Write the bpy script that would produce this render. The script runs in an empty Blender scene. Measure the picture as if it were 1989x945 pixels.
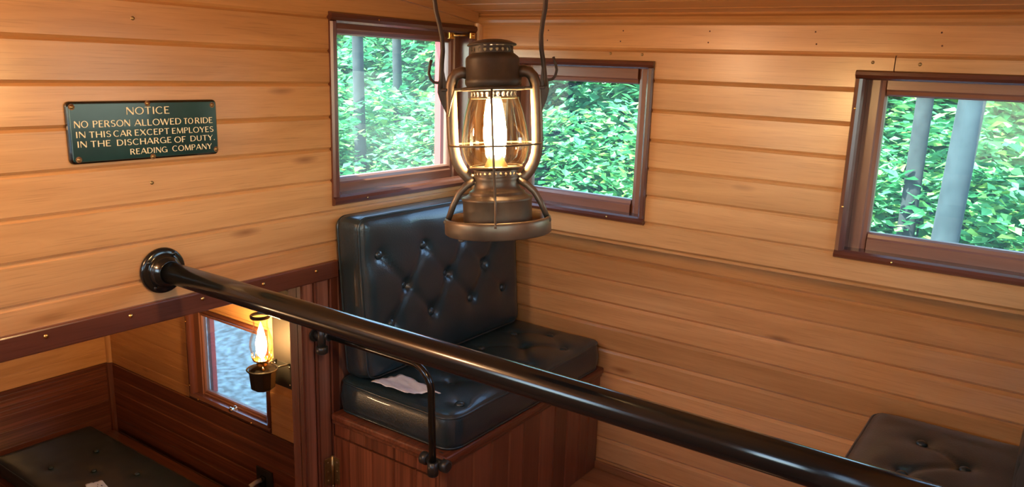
import bpy, bmesh, math, random
from mathutils import Vector, Matrix, noise
random.seed(7)
PI = math.pi
sc = bpy.context.scene
COL = sc.collection

# ------------------------------------------------------------ camera
cam_d = bpy.data.cameras.new('camera')
cam_d.sensor_width = 36.0
cam_d.lens = 27.55
cam_d.shift_x = -0.02105
cam_d.shift_y = 0.00367
cam_d.clip_start = 0.02
cam_d.clip_end = 400
cam = bpy.data.objects.new('camera', cam_d)
COL.objects.link(cam)
RX = Vector((0.82317421, 0.56666538, 0.03570111))
RY = Vector((-0.15582071, 0.16499685, 0.97390757))
RZ = Vector((0.54598913, -0.80725856, 0.22411935))
cam.matrix_world = Matrix(((RX.x, RY.x, RZ.x, 1.61738525), (RX.y, RY.y, RZ.y, -2.03210735), (RX.z, RY.z, RZ.z, 1.34), (0, 0, 0, 1)))
sc.camera = cam

# ------------------------------------------------------------ world, sun, exposure
world = bpy.data.worlds.new('sky')
sc.world = world
world.use_nodes = True
wn = world.node_tree
wn.nodes.clear()
wo = wn.nodes.new('ShaderNodeOutputWorld')
wb = wn.nodes.new('ShaderNodeBackground')
ws = wn.nodes.new('ShaderNodeTexSky')
ws.sky_type = 'NISHITA'
ws.sun_disc = False
ws.sun_elevation = math.radians(52)
ws.sun_rotation = math.radians(190)
wn.links.new(ws.outputs[0], wb.inputs[0])
wb.inputs[1].default_value = 1.7
wn.links.new(wb.outputs[0], wo.inputs[0])
sun_d = bpy.data.lights.new('sun', 'SUN')
sun_d.energy = 36.0
sun_d.angle = 0.01
sun_d.color = (0.93, 1.0, 0.90)
sun = bpy.data.objects.new('sun', sun_d)
COL.objects.link(sun)
sun.rotation_euler = Vector((0.25, 0.62, -0.95)).to_track_quat('-Z', 'Y').to_euler()
LANTERN_L = 620.0
LAMP_L = 700.0
def point_light(name, loc, watts, col=(1.0, 0.66, 0.36), rad=0.05):
    d = bpy.data.lights.new(name, 'POINT'); d.energy = watts; d.color = col; d.shadow_soft_size = rad
    o = bpy.data.objects.new(name, d); COL.objects.link(o); o.location = loc
    return o
# the car's other oil lamp, out of the frame on the left wall of the lookout
point_light('wall_lamp_light', (0.16, -1.95, 1.38), 15.0)
point_light('lower_fill_light', (-1.22, -2.2, 0.15), 14.0)  # unseen fill added to brighten the lower compartment
sc.view_settings.view_transform = 'Standard'
sc.view_settings.look = 'None'
sc.view_settings.exposure = 0.30
sc.view_settings.gamma = 1.0
sc.view_settings.use_curve_mapping = False
sc.cycles.caustics_reflective = False
sc.cycles.caustics_refractive = False
sc.cycles.max_bounces = 10
sc.cycles.transparent_max_bounces = 16
sc.cycles.sample_clamp_indirect = 6.0

# ------------------------------------------------------------ materials
def new_mat(name):
    m = bpy.data.materials.new(name)
    m.use_nodes = True
    nt = m.node_tree
    return m, nt, nt.nodes['Principled BSDF']

def mat_wood(name, axis, c1, c2, rough=0.34, band=7.0, stripe=0.0, dark=None, knots=0.0, coat=0.25, var=0.16, bump=0.05):
    """varnished wood with the grain along the named axis, every board a little different"""
    m, nt, b = new_mat(name)
    N, L = nt.nodes, nt.links
    tc = N.new('ShaderNodeTexCoord')
    oi = N.new('ShaderNodeObjectInfo')
    sh = N.new('ShaderNodeVectorMath'); sh.operation = 'SCALE'
    cmb = N.new('ShaderNodeCombineXYZ')
    for i in range(3): L.new(oi.outputs['Random'], cmb.inputs[i])
    L.new(cmb.outputs[0], sh.inputs[0]); sh.inputs['Scale'].default_value = 23.0
    ad = N.new('ShaderNodeVectorMath'); ad.operation = 'ADD'
    L.new(tc.outputs['Object'], ad.inputs[0]); L.new(sh.outputs[0], ad.inputs[1])
    def mapped(along, across):
        mp = N.new('ShaderNodeMapping')
        s = [across] * 3; s['xyz'.index(axis)] = along
        mp.inputs['Scale'].default_value = s
        L.new(ad.outputs[0], mp.inputs['Vector'])
        return mp
    n1 = N.new('ShaderNodeTexNoise'); n1.inputs['Scale'].default_value = 1.0
    n1.inputs['Detail'].default_value = 6; n1.inputs['Roughness'].default_value = 0.6; n1.inputs['Distortion'].default_value = 0.8
    L.new(mapped(1.6, band * 3).outputs[0], n1.inputs['Vector'])
    n2 = N.new('ShaderNodeTexNoise'); n2.inputs['Scale'].default_value = 1.0
    n2.inputs['Detail'].default_value = 3
    L.new(mapped(9.0, 420.0).outputs[0], n2.inputs['Vector'])
    n3 = N.new('ShaderNodeTexNoise'); n3.inputs['Scale'].default_value = 1.0
    n3.inputs['Detail'].default_value = 3; n3.inputs['Distortion'].default_value = 0.3
    L.new(mapped(0.35, 120.0).outputs[0], n3.inputs['Vector'])
    r1 = N.new('ShaderNodeValToRGB')
    r1.color_ramp.elements[0].position = 0.33; r1.color_ramp.elements[1].position = 0.68
    r1.color_ramp.elements[0].color = (*c1, 1); r1.color_ramp.elements[1].color = (*c2, 1)
    L.new(n1.outputs['Fac'], r1.inputs[0])
    cur = r1.outputs[0]
    # short dark pores
    r2 = N.new('ShaderNodeValToRGB')
    r2.color_ramp.elements[0].position = 0.30; r2.color_ramp.elements[1].position = 0.44
    r2.color_ramp.elements[0].color = (0.66, 0.60, 0.55, 1); r2.color_ramp.elements[1].color = (1, 1, 1, 1)
    L.new(n2.outputs['Fac'], r2.inputs[0])
    mx = N.new('ShaderNodeMix'); mx.data_type = 'RGBA'; mx.blend_type = 'MULTIPLY'; mx.inputs[0].default_value = 0.5
    L.new(cur, mx.inputs[6]); L.new(r2.outputs[0], mx.inputs[7]); cur = mx.outputs[2]
    if stripe > 0:
        r3 = N.new('ShaderNodeValToRGB')
        r3.color_ramp.elements[0].position = 0.40; r3.color_ramp.elements[1].position = 0.58
        r3.color_ramp.elements[0].color = (*(dark or (0.3, 0.3, 0.3)), 1); r3.color_ramp.elements[1].color = (1, 1, 1, 1)
        L.new(n3.outputs['Fac'], r3.inputs[0])
        mx3 = N.new('ShaderNodeMix'); mx3.data_type = 'RGBA'; mx3.blend_type = 'MULTIPLY'; mx3.inputs[0].default_value = stripe
        L.new(cur, mx3.inputs[6]); L.new(r3.outputs[0], mx3.inputs[7]); cur = mx3.outputs[2]
    if knots > 0:
        mk = mapped(2.2, 9.0)
        vo = N.new('ShaderNodeTexVoronoi'); vo.inputs['Scale'].default_value = 1.0
        L.new(mk.outputs[0], vo.inputs['Vector'])
        rk = N.new('ShaderNodeValToRGB')
        rk.color_ramp.elements[0].position = 0.02; rk.color_ramp.elements[1].position = 0.11
        rk.color_ramp.elements[0].color = (0.30, 0.17, 0.12, 1); rk.color_ramp.elements[1].color = (1, 1, 1, 1)
        L.new(vo.outputs['Distance'], rk.inputs[0])
        mxk = N.new('ShaderNodeMix'); mxk.data_type = 'RGBA'; mxk.blend_type = 'MULTIPLY'; mxk.inputs[0].default_value = knots
        L.new(cur, mxk.inputs[6]); L.new(rk.outputs[0], mxk.inputs[7]); cur = mxk.outputs[2]
    hs = N.new('ShaderNodeHueSaturation')
    mr = N.new('ShaderNodeMapRange'); mr.inputs['To Min'].default_value = 1 - var; mr.inputs['To Max'].default_value = 1 + var
    L.new(oi.outputs['Random'], mr.inputs['Value'])
    L.new(mr.outputs[0], hs.inputs['Value']); L.new(cur, hs.inputs['Color'])
    L.new(hs.outputs[0], b.inputs['Base Color'])
    b.inputs['Roughness'].default_value = rough
    b.inputs['Coat Weight'].default_value = coat
    b.inputs['Coat Roughness'].default_value = 0.22
    bp = N.new('ShaderNodeBump'); bp.inputs['Strength'].default_value = bump; bp.inputs['Distance'].default_value = 0.002
    L.new(n1.outputs['Fac'], bp.inputs['Height']); L.new(bp.outputs[0], b.inputs['Normal'])
    return m

def mat_plain(name, col, rough=0.5, metal=0.0, bump=0.0, bscale=60.0, coat=0.0, vary=0.0, col2=None, vscale=20.0):
    m, nt, b = new_mat(name)
    N, L = nt.nodes, nt.links
    b.inputs['Base Color'].default_value = (*col, 1)
    b.inputs['Roughness'].default_value = rough
    b.inputs['Metallic'].default_value = metal
    b.inputs['Coat Weight'].default_value = coat
    tc = N.new('ShaderNodeTexCoord')
    if bump > 0:
        n = N.new('ShaderNodeTexNoise'); n.inputs['Scale'].default_value = bscale; n.inputs['Detail'].default_value = 4
        L.new(tc.outputs['Object'], n.inputs['Vector'])
        bp = N.new('ShaderNodeBump'); bp.inputs['Strength'].default_value = bump; bp.inputs['Distance'].default_value = 0.002
        L.new(n.outputs['Fac'], bp.inputs['Height']); L.new(bp.outputs[0], b.inputs['Normal'])
    if col2:
        n = N.new('ShaderNodeTexNoise'); n.inputs['Scale'].default_value = vscale; n.inputs['Detail'].default_value = 5
        L.new(tc.outputs['Object'], n.inputs['Vector'])
        r = N.new('ShaderNodeValToRGB')
        r.color_ramp.elements[0].position = 0.38; r.color_ramp.elements[1].position = 0.66
        r.color_ramp.elements[0].color = (*col, 1); r.color_ramp.elements[1].color = (*col2, 1)
        L.new(n.outputs['Fac'], r.inputs[0]); L.new(r.outputs[0], b.inputs['Base Color'])
    return m

def mat_glass(name, tint, gloss=0.04, rough=0.02, haze=0.0, fres=0.18):
    """thin clear glass: straight-through light and a fresnel gloss"""
    m = bpy.data.materials.new(name); m.use_nodes = True
    nt = m.node_tree; N, L = nt.nodes, nt.links
    N.clear()
    o = N.new('ShaderNodeOutputMaterial'); t = N.new('ShaderNodeBsdfTransparent'); g = N.new('ShaderNodeBsdfGlossy')
    t.inputs[0].default_value = (*tint, 1); g.inputs['Roughness'].default_value = rough
    fr = N.new('ShaderNodeLayerWeight'); fr.inputs['Blend'].default_value = fres
    ml = N.new('ShaderNodeMath'); ml.operation = 'MULTIPLY_ADD'; ml.inputs[1].default_value = 0.55; ml.inputs[2].default_value = gloss
    L.new(fr.outputs['Fresnel'], ml.inputs[0])
    mx = N.new('ShaderNodeMixShader')
    L.new(ml.outputs[0], mx.inputs[0]); L.new(t.outputs[0], mx.inputs[1]); L.new(g.outputs[0], mx.inputs[2])
    if haze > 0:  # pale milky veil put into the glass, imitating bright haze outside
        tl = N.new('ShaderNodeBsdfTranslucent'); tl.inputs[0].default_value = (0.75, 0.92, 0.90, 1)
        md = N.new('ShaderNodeMixShader'); md.inputs[0].default_value = haze
        L.new(mx.outputs[0], md.inputs[1]); L.new(tl.outputs[0], md.inputs[2]); L.new(md.outputs[0], o.inputs[0])
    else: L.new(mx.outputs[0], o.inputs[0])
    return m

def mat_emit(name, col, strength):
    m = bpy.data.materials.new(name); m.use_nodes = True
    nt = m.node_tree; N = nt.nodes; N.clear()
    o = N.new('ShaderNodeOutputMaterial'); e = N.new('ShaderNodeEmission')
    e.inputs[0].default_value = (*col, 1); e.inputs[1].default_value = strength
    nt.links.new(e.outputs[0], o.inputs[0])
    return m

def mat_leaf(name, cols, trans=0.45):
    m = bpy.data.materials.new(name); m.use_nodes = True
    nt = m.node_tree; N, L = nt.nodes, nt.links; N.clear()
    o = N.new('ShaderNodeOutputMaterial')
    ge = N.new('ShaderNodeNewGeometry')
    r = N.new('ShaderNodeValToRGB')
    r.color_ramp.elements[0].color = (*cols[0], 1); r.color_ramp.elements[1].color = (*cols[-1], 1)
    for i, c in enumerate(cols[1:-1]):
        e = r.color_ramp.elements.new((i + 1) / (len(cols) - 1)); e.color = (*c, 1)
    L.new(ge.outputs['Random Per Island'], r.inputs[0])
    d = N.new('ShaderNodeBsdfDiffuse'); t = N.new('ShaderNodeBsdfTranslucent'); g = N.new('ShaderNodeBsdfGlossy')
    g.inputs['Roughness'].default_value = 0.45
    L.new(r.outputs[0], d.inputs[0]); L.new(r.outputs[0], t.inputs[0])
    m1 = N.new('ShaderNodeMixShader'); m1.inputs[0].default_value = trans
    L.new(d.outputs[0], m1.inputs[1]); L.new(t.outputs[0], m1.inputs[2])
    m2 = N.new('ShaderNodeMixShader'); m2.inputs[0].default_value = 0.07
    L.new(m1.outputs[0], m2.inputs[1]); L.new(g.outputs[0], m2.inputs[2])
    L.new(m2.outputs[0], o.inputs[0])
    return m

HONEY1, HONEY2 = (0.45, 0.225, 0.082), (0.60, 0.325, 0.135)
M = {}
for ax in 'xyz':
    M['honey_' + ax] = mat_wood('honey_maple_' + ax, ax, HONEY1, HONEY2, knots=0.7, rough=0.30, coat=0.4, var=0.11)
    M['mahog_' + ax] = mat_wood('mahogany_' + ax, ax, (0.11, 0.030, 0.016), (0.19, 0.06, 0.032), rough=0.3, stripe=0.55, dark=(0.35, 0.3, 0.3), var=0.22, coat=0.4)
    M['sash_' + ax] = mat_wood('dark_mahogany_' + ax, ax, (0.075, 0.022, 0.014), (0.115, 0.038, 0.022), rough=0.26, var=0.12, coat=0.4)
    M['rail_' + ax] = mat_wood('brown_sash_mahogany_' + ax, ax, (0.15, 0.055, 0.032), (0.21, 0.085, 0.05), rough=0.38, var=0.10, coat=0.15)
    M['front_' + ax] = mat_wood('plain_red_mahogany_' + ax, ax, (0.15, 0.045, 0.022), (0.20, 0.066, 0.032), rough=0.34, stripe=0.2, dark=(0.5, 0.42, 0.4), var=0.30, coat=0.25)
    M['cab_' + ax] = mat_wood('red_mahogany_' + ax, ax, (0.13, 0.035, 0.016), (0.22, 0.07, 0.032), rough=0.32, stripe=0.7, dark=(0.38, 0.3, 0.28), var=0.22, coat=0.3)
M['panel_z'] = mat_wood('panel_mahogany_z', 'z', (0.23, 0.088, 0.052), (0.36, 0.155, 0.095), rough=0.28, stripe=0.6, dark=(0.45, 0.4, 0.38), var=0.12, coat=0.5)
M['leather'] = mat_plain('black_leather', (0.013, 0.027, 0.033), rough=0.31, coat=0.25, bump=0.25, bscale=260.0)
M['iron'] = mat_plain('black_enamel_paint', (0.005, 0.006, 0.006), rough=0.17, coat=0.0, bump=0.02, bscale=30)
M['dark_iron'] = mat_plain('dark_iron', (0.018, 0.018, 0.017), rough=0.34, bump=0.12, bscale=90)
M['lantern'] = mat_plain('aged_bronze', (0.115, 0.085, 0.062), rough=0.42, metal=0.6, col2=(0.22, 0.165, 0.12), vscale=14, bump=0.05, bscale=40)
M['lantern_dark'] = mat_plain('sooted_bronze', (0.06, 0.050, 0.042), rough=0.5, metal=0.4, col2=(0.10, 0.085, 0.068), vscale=30, bump=0.08, bscale=60)
M['brass'] = mat_plain('brass', (0.72, 0.47, 0.16), rough=0.25, metal=1.0)
M['old_brass'] = mat_plain('dull_brass', (0.34, 0.24, 0.11), rough=0.38, metal=0.9, col2=(0.26, 0.17, 0.08), vscale=60)
M['steel'] = mat_plain('nickel', (0.7, 0.66, 0.6), rough=0.2, metal=1.0)
M['enamel'] = mat_plain('dark_green_enamel', (0.004, 0.026, 0.026), rough=0.16, coat=0.2, col2=(0.008, 0.040, 0.038), vscale=9, bump=0.10, bscale=9)
M['enamel_edge'] = mat_plain('black_enamel_edge', (0.004, 0.004, 0.005), rough=0.12, coat=0.8)
M['ivory'] = mat_plain('ivory_lettering', (0.80, 0.73, 0.52), rough=0.35)
M['rust'] = mat_plain('rust_chip', (0.10, 0.035, 0.014), rough=0.8, col2=(0.28, 0.17, 0.08), vscale=160)
M['paper'] = mat_plain('crumpled_paper', (0.62, 0.64, 0.66), rough=0.7, bump=0.5, bscale=70)
M['red'] = mat_plain('red_paint', (0.42, 0.035, 0.03), rough=0.45)
M['floorwood'] = mat_wood('floor_boards', 'x', (0.24, 0.09, 0.035), (0.36, 0.15, 0.065), rough=0.4)
M['cord'] = mat_plain('ivory_plastic', (0.70, 0.62, 0.48), rough=0.4)
M['tin'] = mat_plain('dark_tin_plate', (0.022, 0.020, 0.018), rough=0.28, metal=0.2, bump=0.04, bscale=20)
M['pane'] = mat_glass('window_glass', (0.93, 0.98, 0.97), haze=0.022, gloss=0.010)
M['globe'] = mat_glass('globe_glass', (0.96, 0.91, 0.76), gloss=0.06, fres=0.32)
M['chimney'] = mat_glass('chimney_glass', (0.97, 0.96, 0.93), gloss=0.05)
M['flame'] = mat_emit('lantern_flame', (1.0, 0.64, 0.31), LANTERN_L)
M['flame2'] = mat_emit('lamp_flame', (1.0, 0.55, 0.20), LAMP_L)
M['wick'] = mat_emit('glowing_burner', (1.0, 0.42, 0.10), 6.0)
M['leaf_a'] = mat_leaf('leaf_bright', [(0.025, 0.17, 0.06), (0.05, 0.26, 0.10), (0.10, 0.36, 0.13), (0.27, 0.50, 0.10)])
M['leaf_b'] = mat_leaf('leaf_cool', [(0.018, 0.13, 0.055), (0.035, 0.21, 0.09), (0.07, 0.29, 0.12), (0.16, 0.42, 0.13)])
M['bark'] = mat_plain('bark', (0.006, 0.011, 0.012), rough=0.95, col2=(0.014, 0.022, 0.022), vscale=9, bump=0.6, bscale=12)
M['bark_pale'] = mat_plain('pale_bark', (0.008, 0.018, 0.021), rough=0.95, col2=(0.018, 0.032, 0.036), vscale=5, bump=0.5, bscale=12)
M['ballast'] = mat_plain('blue_grey_ballast', (0.006, 0.016, 0.030), rough=0.85, col2=(0.036, 0.072, 0.115), vscale=11, bump=0.9, bscale=16)
M['bank'] = mat_plain('leafy_bank', (0.008, 0.035, 0.014), rough=0.9, col2=(0.03, 0.09, 0.03), vscale=2.2, bump=1.0, bscale=3)
M['roofing'] = mat_plain('dark_roofing', (0.05, 0.05, 0.05), rough=0.8)

# ------------------------------------------------------------ mesh helpers
class MB:
    def __init__(s):
        s.v = []; s.f = []; s.sm = []
    def add(s, vs, fs, smooth=False):
        o = len(s.v)
        s.v += [Vector(p) for p in vs]
        s.f += [tuple(i + o for i in f) for f in fs]
        s.sm += [smooth] * len(fs)
        return s
    def box(s, x0, x1, y0, y1, z0, z1):
        vs = [(x, y, z) for x in (x0, x1) for y in (y0, y1) for z in (z0, z1)]
        return s.add(vs, [(0, 1, 3, 2), (4, 6, 7, 5), (0, 4, 5, 1), (2, 3, 7, 6), (0, 2, 6, 4), (1, 5, 7, 3)])
    def bbox(s, x0, x1, y0, y1, z0, z1, b=0.003):
        """box with bevelled edges"""
        bm = bmesh.new(); bmesh.ops.create_cube(bm, size=1.0)
        for v in bm.verts:
            v.co = Vector(((x0 + x1) / 2 + v.co.x * (x1 - x0), (y0 + y1) / 2 + v.co.y * (y1 - y0), (z0 + z1) / 2 + v.co.z * (z1 - z0)))
        bmesh.ops.bevel(bm, geom=bm.edges[:], offset=b, segments=2, profile=0.5, affect='EDGES')
        bm.verts.index_update()
        s.add([v.co.copy() for v in bm.verts], [[v.index for v in f.verts] for f in bm.faces]); bm.free()
        return s
    def prism(s, prof, o, a, b, d, length):
        """2-D profile (along unit vectors a, b from point o) swept along d"""
        o, a, b, d = Vector(o), Vector(a), Vector(b), Vector(d)
        n = len(prof)
        vs = [o + a * p[0] + b * p[1] for p in prof] + [o + a * p[0] + b * p[1] + d * length for p in prof]
        fs = [(i, (i + 1) % n, (i + 1) % n + n, i + n) for i in range(n)] + [tuple(range(n - 1, -1, -1)), tuple(range(n, 2 * n))]
        return s.add(vs, fs)
    def tube(s, pts, r, seg=12, closed=False, caps=True):
        pts = [Vector(p) for p in pts]; n = len(pts)
        rs = r if isinstance(r, (list, tuple)) else [r] * n
        T = []
        for i in range(n):
            if closed: t = pts[(i + 1) % n] - pts[i - 1]
            else: t = pts[min(i + 1, n - 1)] - pts[max(i - 1, 0)]
            T.append(t.normalized())
        up = Vector((0, 0, 1)) if abs(T[0].z) < 0.9 else Vector((1, 0, 0))
        nn = (up - T[0] * up.dot(T[0])).normalized()
        vs = []
        for i in range(n):
            nn = (nn - T[i] * nn.dot(T[i])).normalized(); bb = T[i].cross(nn)
            for k in range(seg):
                a = 2 * PI * k / seg
                vs.append(pts[i] + (nn * math.cos(a) + bb * math.sin(a)) * rs[i])
        fs = []
        for i in range(n if closed else n - 1):
            j = (i + 1) % n
            for k in range(seg):
                fs.append((i * seg + k, i * seg + (k + 1) % seg, j * seg + (k + 1) % seg, j * seg + k))
        s.add(vs, fs, True)
        if caps and not closed:
            o = len(s.v) - len(vs)
            s.f.append(tuple(o + k for k in range(seg - 1, -1, -1))); s.sm.append(False)
            s.f.append(tuple(o + (n - 1) * seg + k for k in range(seg))); s.sm.append(False)
        return s
    def lathe(s, prof, c=(0, 0, 0), seg=40, axis='z', smooth=True, a0=0.0, a1=2 * PI):
        """(r, h) profile turned round an axis through c; ends close when r = 0"""
        c = Vector(c); vs = []; n = len(prof)
        def P(r, h, a):
            x, y = r * math.cos(a), r * math.sin(a)
            return c + (Vector((x, y, h)) if axis == 'z' else Vector((h, x, y)) if axis == 'x' else Vector((y, h, x)))
        for r, h in prof:
            for k in range(seg): vs.append(P(r, h, 2 * PI * k / seg))
        fs = []
        for i in range(n - 1):
            for k in range(seg):
                fs.append((i * seg + k, i * seg + (k + 1) % seg, (i + 1) * seg + (k + 1) % seg, (i + 1) * seg + k))
        return s.add(vs, fs, smooth)
    def ball(s, c, rx, ry, rz, seg=14, rings=8):
        prof = [(math.sin(PI * i / rings), -math.cos(PI * i / rings)) for i in range(rings + 1)]
        vs = []; c = Vector(c)
        for r, h in prof:
            for k in range(seg):
                a = 2 * PI * k / seg
                vs.append(c + Vector((rx * r * math.cos(a), ry * r * math.sin(a), rz * h)))
        fs = [(i * seg + k, i * seg + (k + 1) % seg, (i + 1) * seg + (k + 1) % seg, (i + 1) * seg + k) for i in range(rings) for k in range(seg)]
        return s.add(vs, fs, True)
    def mesh(s, name, mat, off=Vector((0, 0, 0))):
        me = bpy.data.meshes.new(name)
        me.from_pydata([tuple(v - off) for v in s.v], [], s.f)
        me.polygons.foreach_set('use_smooth', s.sm)
        bm = bmesh.new(); bm.from_mesh(me)
        bmesh.ops.remove_doubles(bm, verts=bm.verts[:], dist=1e-6)
        bmesh.ops.dissolve_degenerate(bm, dist=1e-7, edges=bm.edges[:])
        bmesh.ops.recalc_face_normals(bm, faces=bm.faces[:])
        bm.to_mesh(me); bm.free()
        if isinstance(mat, (list, tuple)):
            for q in mat: me.materials.append(q)
        else: me.materials.append(mat)
        return me
    def build(s, name, mat, parent=None, loc=None):
        """one object; loc is where its origin stands, in the parent's space when it has one"""
        off = Vector(loc) if loc is not None else Vector((0, 0, 0))
        o = bpy.data.objects.new(name, s.mesh(name, mat, off))
        COL.objects.link(o); o.location = off
        if parent is not None: o.parent = parent
        return o

def tag(o, label=None, cat=None, group=None, kind=None):
    if label: o['label'] = label
    if cat: o['category'] = cat
    if group: o['group'] = group
    if kind: o['kind'] = kind
    return o
def thing(name, label, cat, loc=(0, 0, 0), group=None):
    o = bpy.data.objects.new(name, None); o.empty_display_size = 0.05
    COL.objects.link(o); o.location = loc
    return tag(o, label, cat, group)
class W:
    """world-space builder for the parts of an unrotated thing standing at loc"""
    def __init__(s, root): s.r = root; s.o = Vector(root.location)
    def __call__(s, mb, name, mat, parent=None, label=None):
        base = s.o if parent is None else s.o
        o = bpy.data.objects.new(name, mb.mesh(name, mat, base))
        COL.objects.link(o); o.parent = parent or s.r
        if label: o['label'] = label
        return o
def structure(name, mb=None, mat=None):
    if mb is None:
        o = bpy.data.objects.new(name, None); o.empty_display_size = 0.05; COL.objects.link(o)
    else: o = mb.build(name, mat)
    o['kind'] = 'structure'
    return o

X, Y, Z = Vector((1, 0, 0)), Vector((0, 1, 0)), Vector((0, 0, 1))

def board(mb, o, u, n, v, L, Wd, T=0.016, c0=0.005, c1=0.005):
    """board starting at o (room face), running along u, width along v, face towards n, V-edges c0 (low) and c1 (high)"""
    prof = [(0, -T), (0, -c0), (c0, 0), (Wd - c1, 0), (Wd, -c1), (Wd, -T)]
    if c0 == 0: prof.pop(2)
    if c1 == 0: prof.pop(-2)
    return mb.prism(prof, o, v, n, u, L)

def board_wall(parent, o, u, n, u0, u1, edges, holes, mat, name='plank', T=0.016, ch=0.006, v=Z):
    """boards between successive edges; notched round the holes (u0,u1,v0,v1). o is the zero point of u and v"""
    o, u, n = Vector(o), Vector(u), Vector(n)
    out = []
    edges = sorted(edges)
    for a, b in zip(edges[:-1], edges[1:]):
        cuts = sorted({a, b} | {h[k] for h in holes for k in (2, 3) if a < h[k] < b})
        mb = MB(); mb2 = None
        segs_total = 0
        # when a hole runs the full height of the board, the board is two separate boards
        full = [h for h in holes if h[2] <= a and h[3] >= b]
        spans = [(u0, u1)]
        for h in full:
            ns = []
            for p, q in spans:
                if h[0] > p: ns.append((p, min(q, h[0])))
                if h[1] < q: ns.append((max(p, h[1]), q))
            spans = ns
        for p, q in spans:
            if q - p < 0.004: continue
            mb = MB()
            for c, d in zip(cuts[:-1], cuts[1:]):
                ss = [(p, q)]
                for h in holes:
                    if h in full: continue
                    if h[2] <= c + 1e-6 and h[3] >= d - 1e-6:
                        ns = []
                        for pp, qq in ss:
                            if h[0] > pp: ns.append((pp, min(qq, h[0])))
                            if h[1] < qq: ns.append((max(pp, h[1]), qq))
                        ss = ns
                for pp, qq in ss:
                    if qq - pp < 0.002: continue
                    board(mb, o + u * pp + v * c, u, n, v, qq - pp, d - c, T, ch if c == a else 0, ch if d == b else 0)
            if mb.v: out.append(mb.build(name, mat, parent))
    return out

def slab_with_holes(mb, o, u, n, u0, u1, z0, z1, t0, t1, holes):
    """solid slab between depths t0..t1 along -n, with rectangular openings"""
    o, u, n = Vector(o), Vector(u), Vector(n)
    us = sorted({u0, u1} | {h[k] for h in holes for k in (0, 1)})
    zs = sorted({z0, z1} | {h[k] for h in holes for k in (2, 3)})
    for a, b in zip(us[:-1], us[1:]):
        for c, d in zip(zs[:-1], zs[1:]):
            if any(h[0] <= a + 1e-6 and h[1] >= b - 1e-6 and h[2] <= c + 1e-6 and h[3] >= d - 1e-6 for h in holes): continue
            mb.prism([(0, -t0), (d - c, -t0), (d - c, -t1), (0, -t1)], o + u * a + Z * c, Z, n, u, b - a)
    return mb

def screw(parent, p, n, r=0.0045, mat=None, name='screw'):
    p, n = Vector(p), Vector(n)
    mb = MB(); ax = 'x' if abs(n.x) > .5 else 'y' if abs(n.y) > .5 else 'z'
    s = 1 if (n.x + n.y + n.z) > 0 else -1
    mb.lathe([(r, 0), (r * 0.92, s * r * 0.3), (r * 0.55, s * r * 0.55), (0.0, s * r * 0.62)], p, 10, ax)
    return mb.build(name, mat or M['old_brass'], parent)

def window(num, o, u, n, outer, glass, cas=0.022, proud=0.013, rec=0.045, red=None, uax='x', bottom_bead=True):
    """casing, recessed sash of two stiles and two rails, and a pane; outer/glass = (u0,u1,z0,z1)"""
    o, u, n = Vector(o), Vector(u), Vector(n)
    w = structure('window_%d' % num)
    u0, u1, z0, z1 = outer; g0, g1, y0, y1 = glass
    hm, vm = M['sash_' + uax], M['sash_z']
    bead = [(0, -rec - 0.03), (0, proud * 0.5), (cas * 0.15, proud), (cas * 0.5, proud * 1.15), (cas * 0.8, proud * 0.7), (cas, proud * 0.1), (cas, -rec - 0.03)]
    # casing pieces, profile across from the outside edge inwards
    MB().prism(bead, o + u * u0 + Z * z0, Z, n, u, u1 - u0).build('casing_rail', hm, w)
    MB().prism(bead, o + u * u0 + Z * z1, -Z, n, u, u1 - u0).build('casing_rail', hm, w)
    MB().prism(bead, o + u * u0 + Z * (z0 + cas * .9), u, n, Z, z1 - z0 - cas * 1.8).build('casing_stile', vm, w)
    MB().prism(bead, o + u * u1 + Z * (z0 + cas * .9), -u, n, Z, z1 - z0 - cas * 1.8).build('casing_stile', vm, w)
    a0, a1, b0, b1 = u0 + cas * .9, u1 - cas * .9, z0 + cas * .9, z1 - cas * .9
    def sash(name, mat, oo, across, along, wd, ln):
        # flat face with a moulded step down to the glass
        prof = [(0, -rec - 0.025), (0, -rec + 0.006), (wd - 0.016, -rec + 0.006), (wd - 0.012, -rec + 0.001), (wd - 0.004, -rec - 0.001), (wd, -rec - 0.008), (wd, -rec - 0.025)]
        MB().prism(prof, oo, across, n, along, ln).build(name, mat, w)
    rv, rh = M['rail_z'], M['rail_' + uax]
    sash('sash_stile', rv, o + u * a0 + Z * b0, u, Z, g0 - a0, b1 - b0)
    sash('sash_stile', rv, o + u * a1 + Z * b0, -u, Z, a1 - g1, b1 - b0)
    sash('sash_rail', rh, o + u * g0 + Z * b0, Z, u, y0 - b0, g1 - g0)
    sash('sash_rail', rh, o + u * g0 + Z * b1, -Z, u, b1 - y1, g1 - g0)
    MB().prism([(0, -rec - 0.012), (y1 - y0 + 0.012, -rec - 0.012), (y1 - y0 + 0.012, -rec - 0.015), (0, -rec - 0.015)],
               o + u * (g0 - 0.006) + Z * (y0 - 0.006), Z, n, u, g1 - g0 + 0.012).build('pane', M['pane'], w)
    if red:
        for (ua, ub) in red:
            MB().prism([(0, -rec - 0.035), (ub - ua, -rec - 0.035), (ub - ua, -rec - 0.06), (0, -rec - 0.06)], o + u * ua + Z * (y0 - 0.02), u, n, Z, y1 - y0 + 0.04).build('outside_stop', M['red'], w)['label'] = 'red painted outside stop'
    return w

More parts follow.
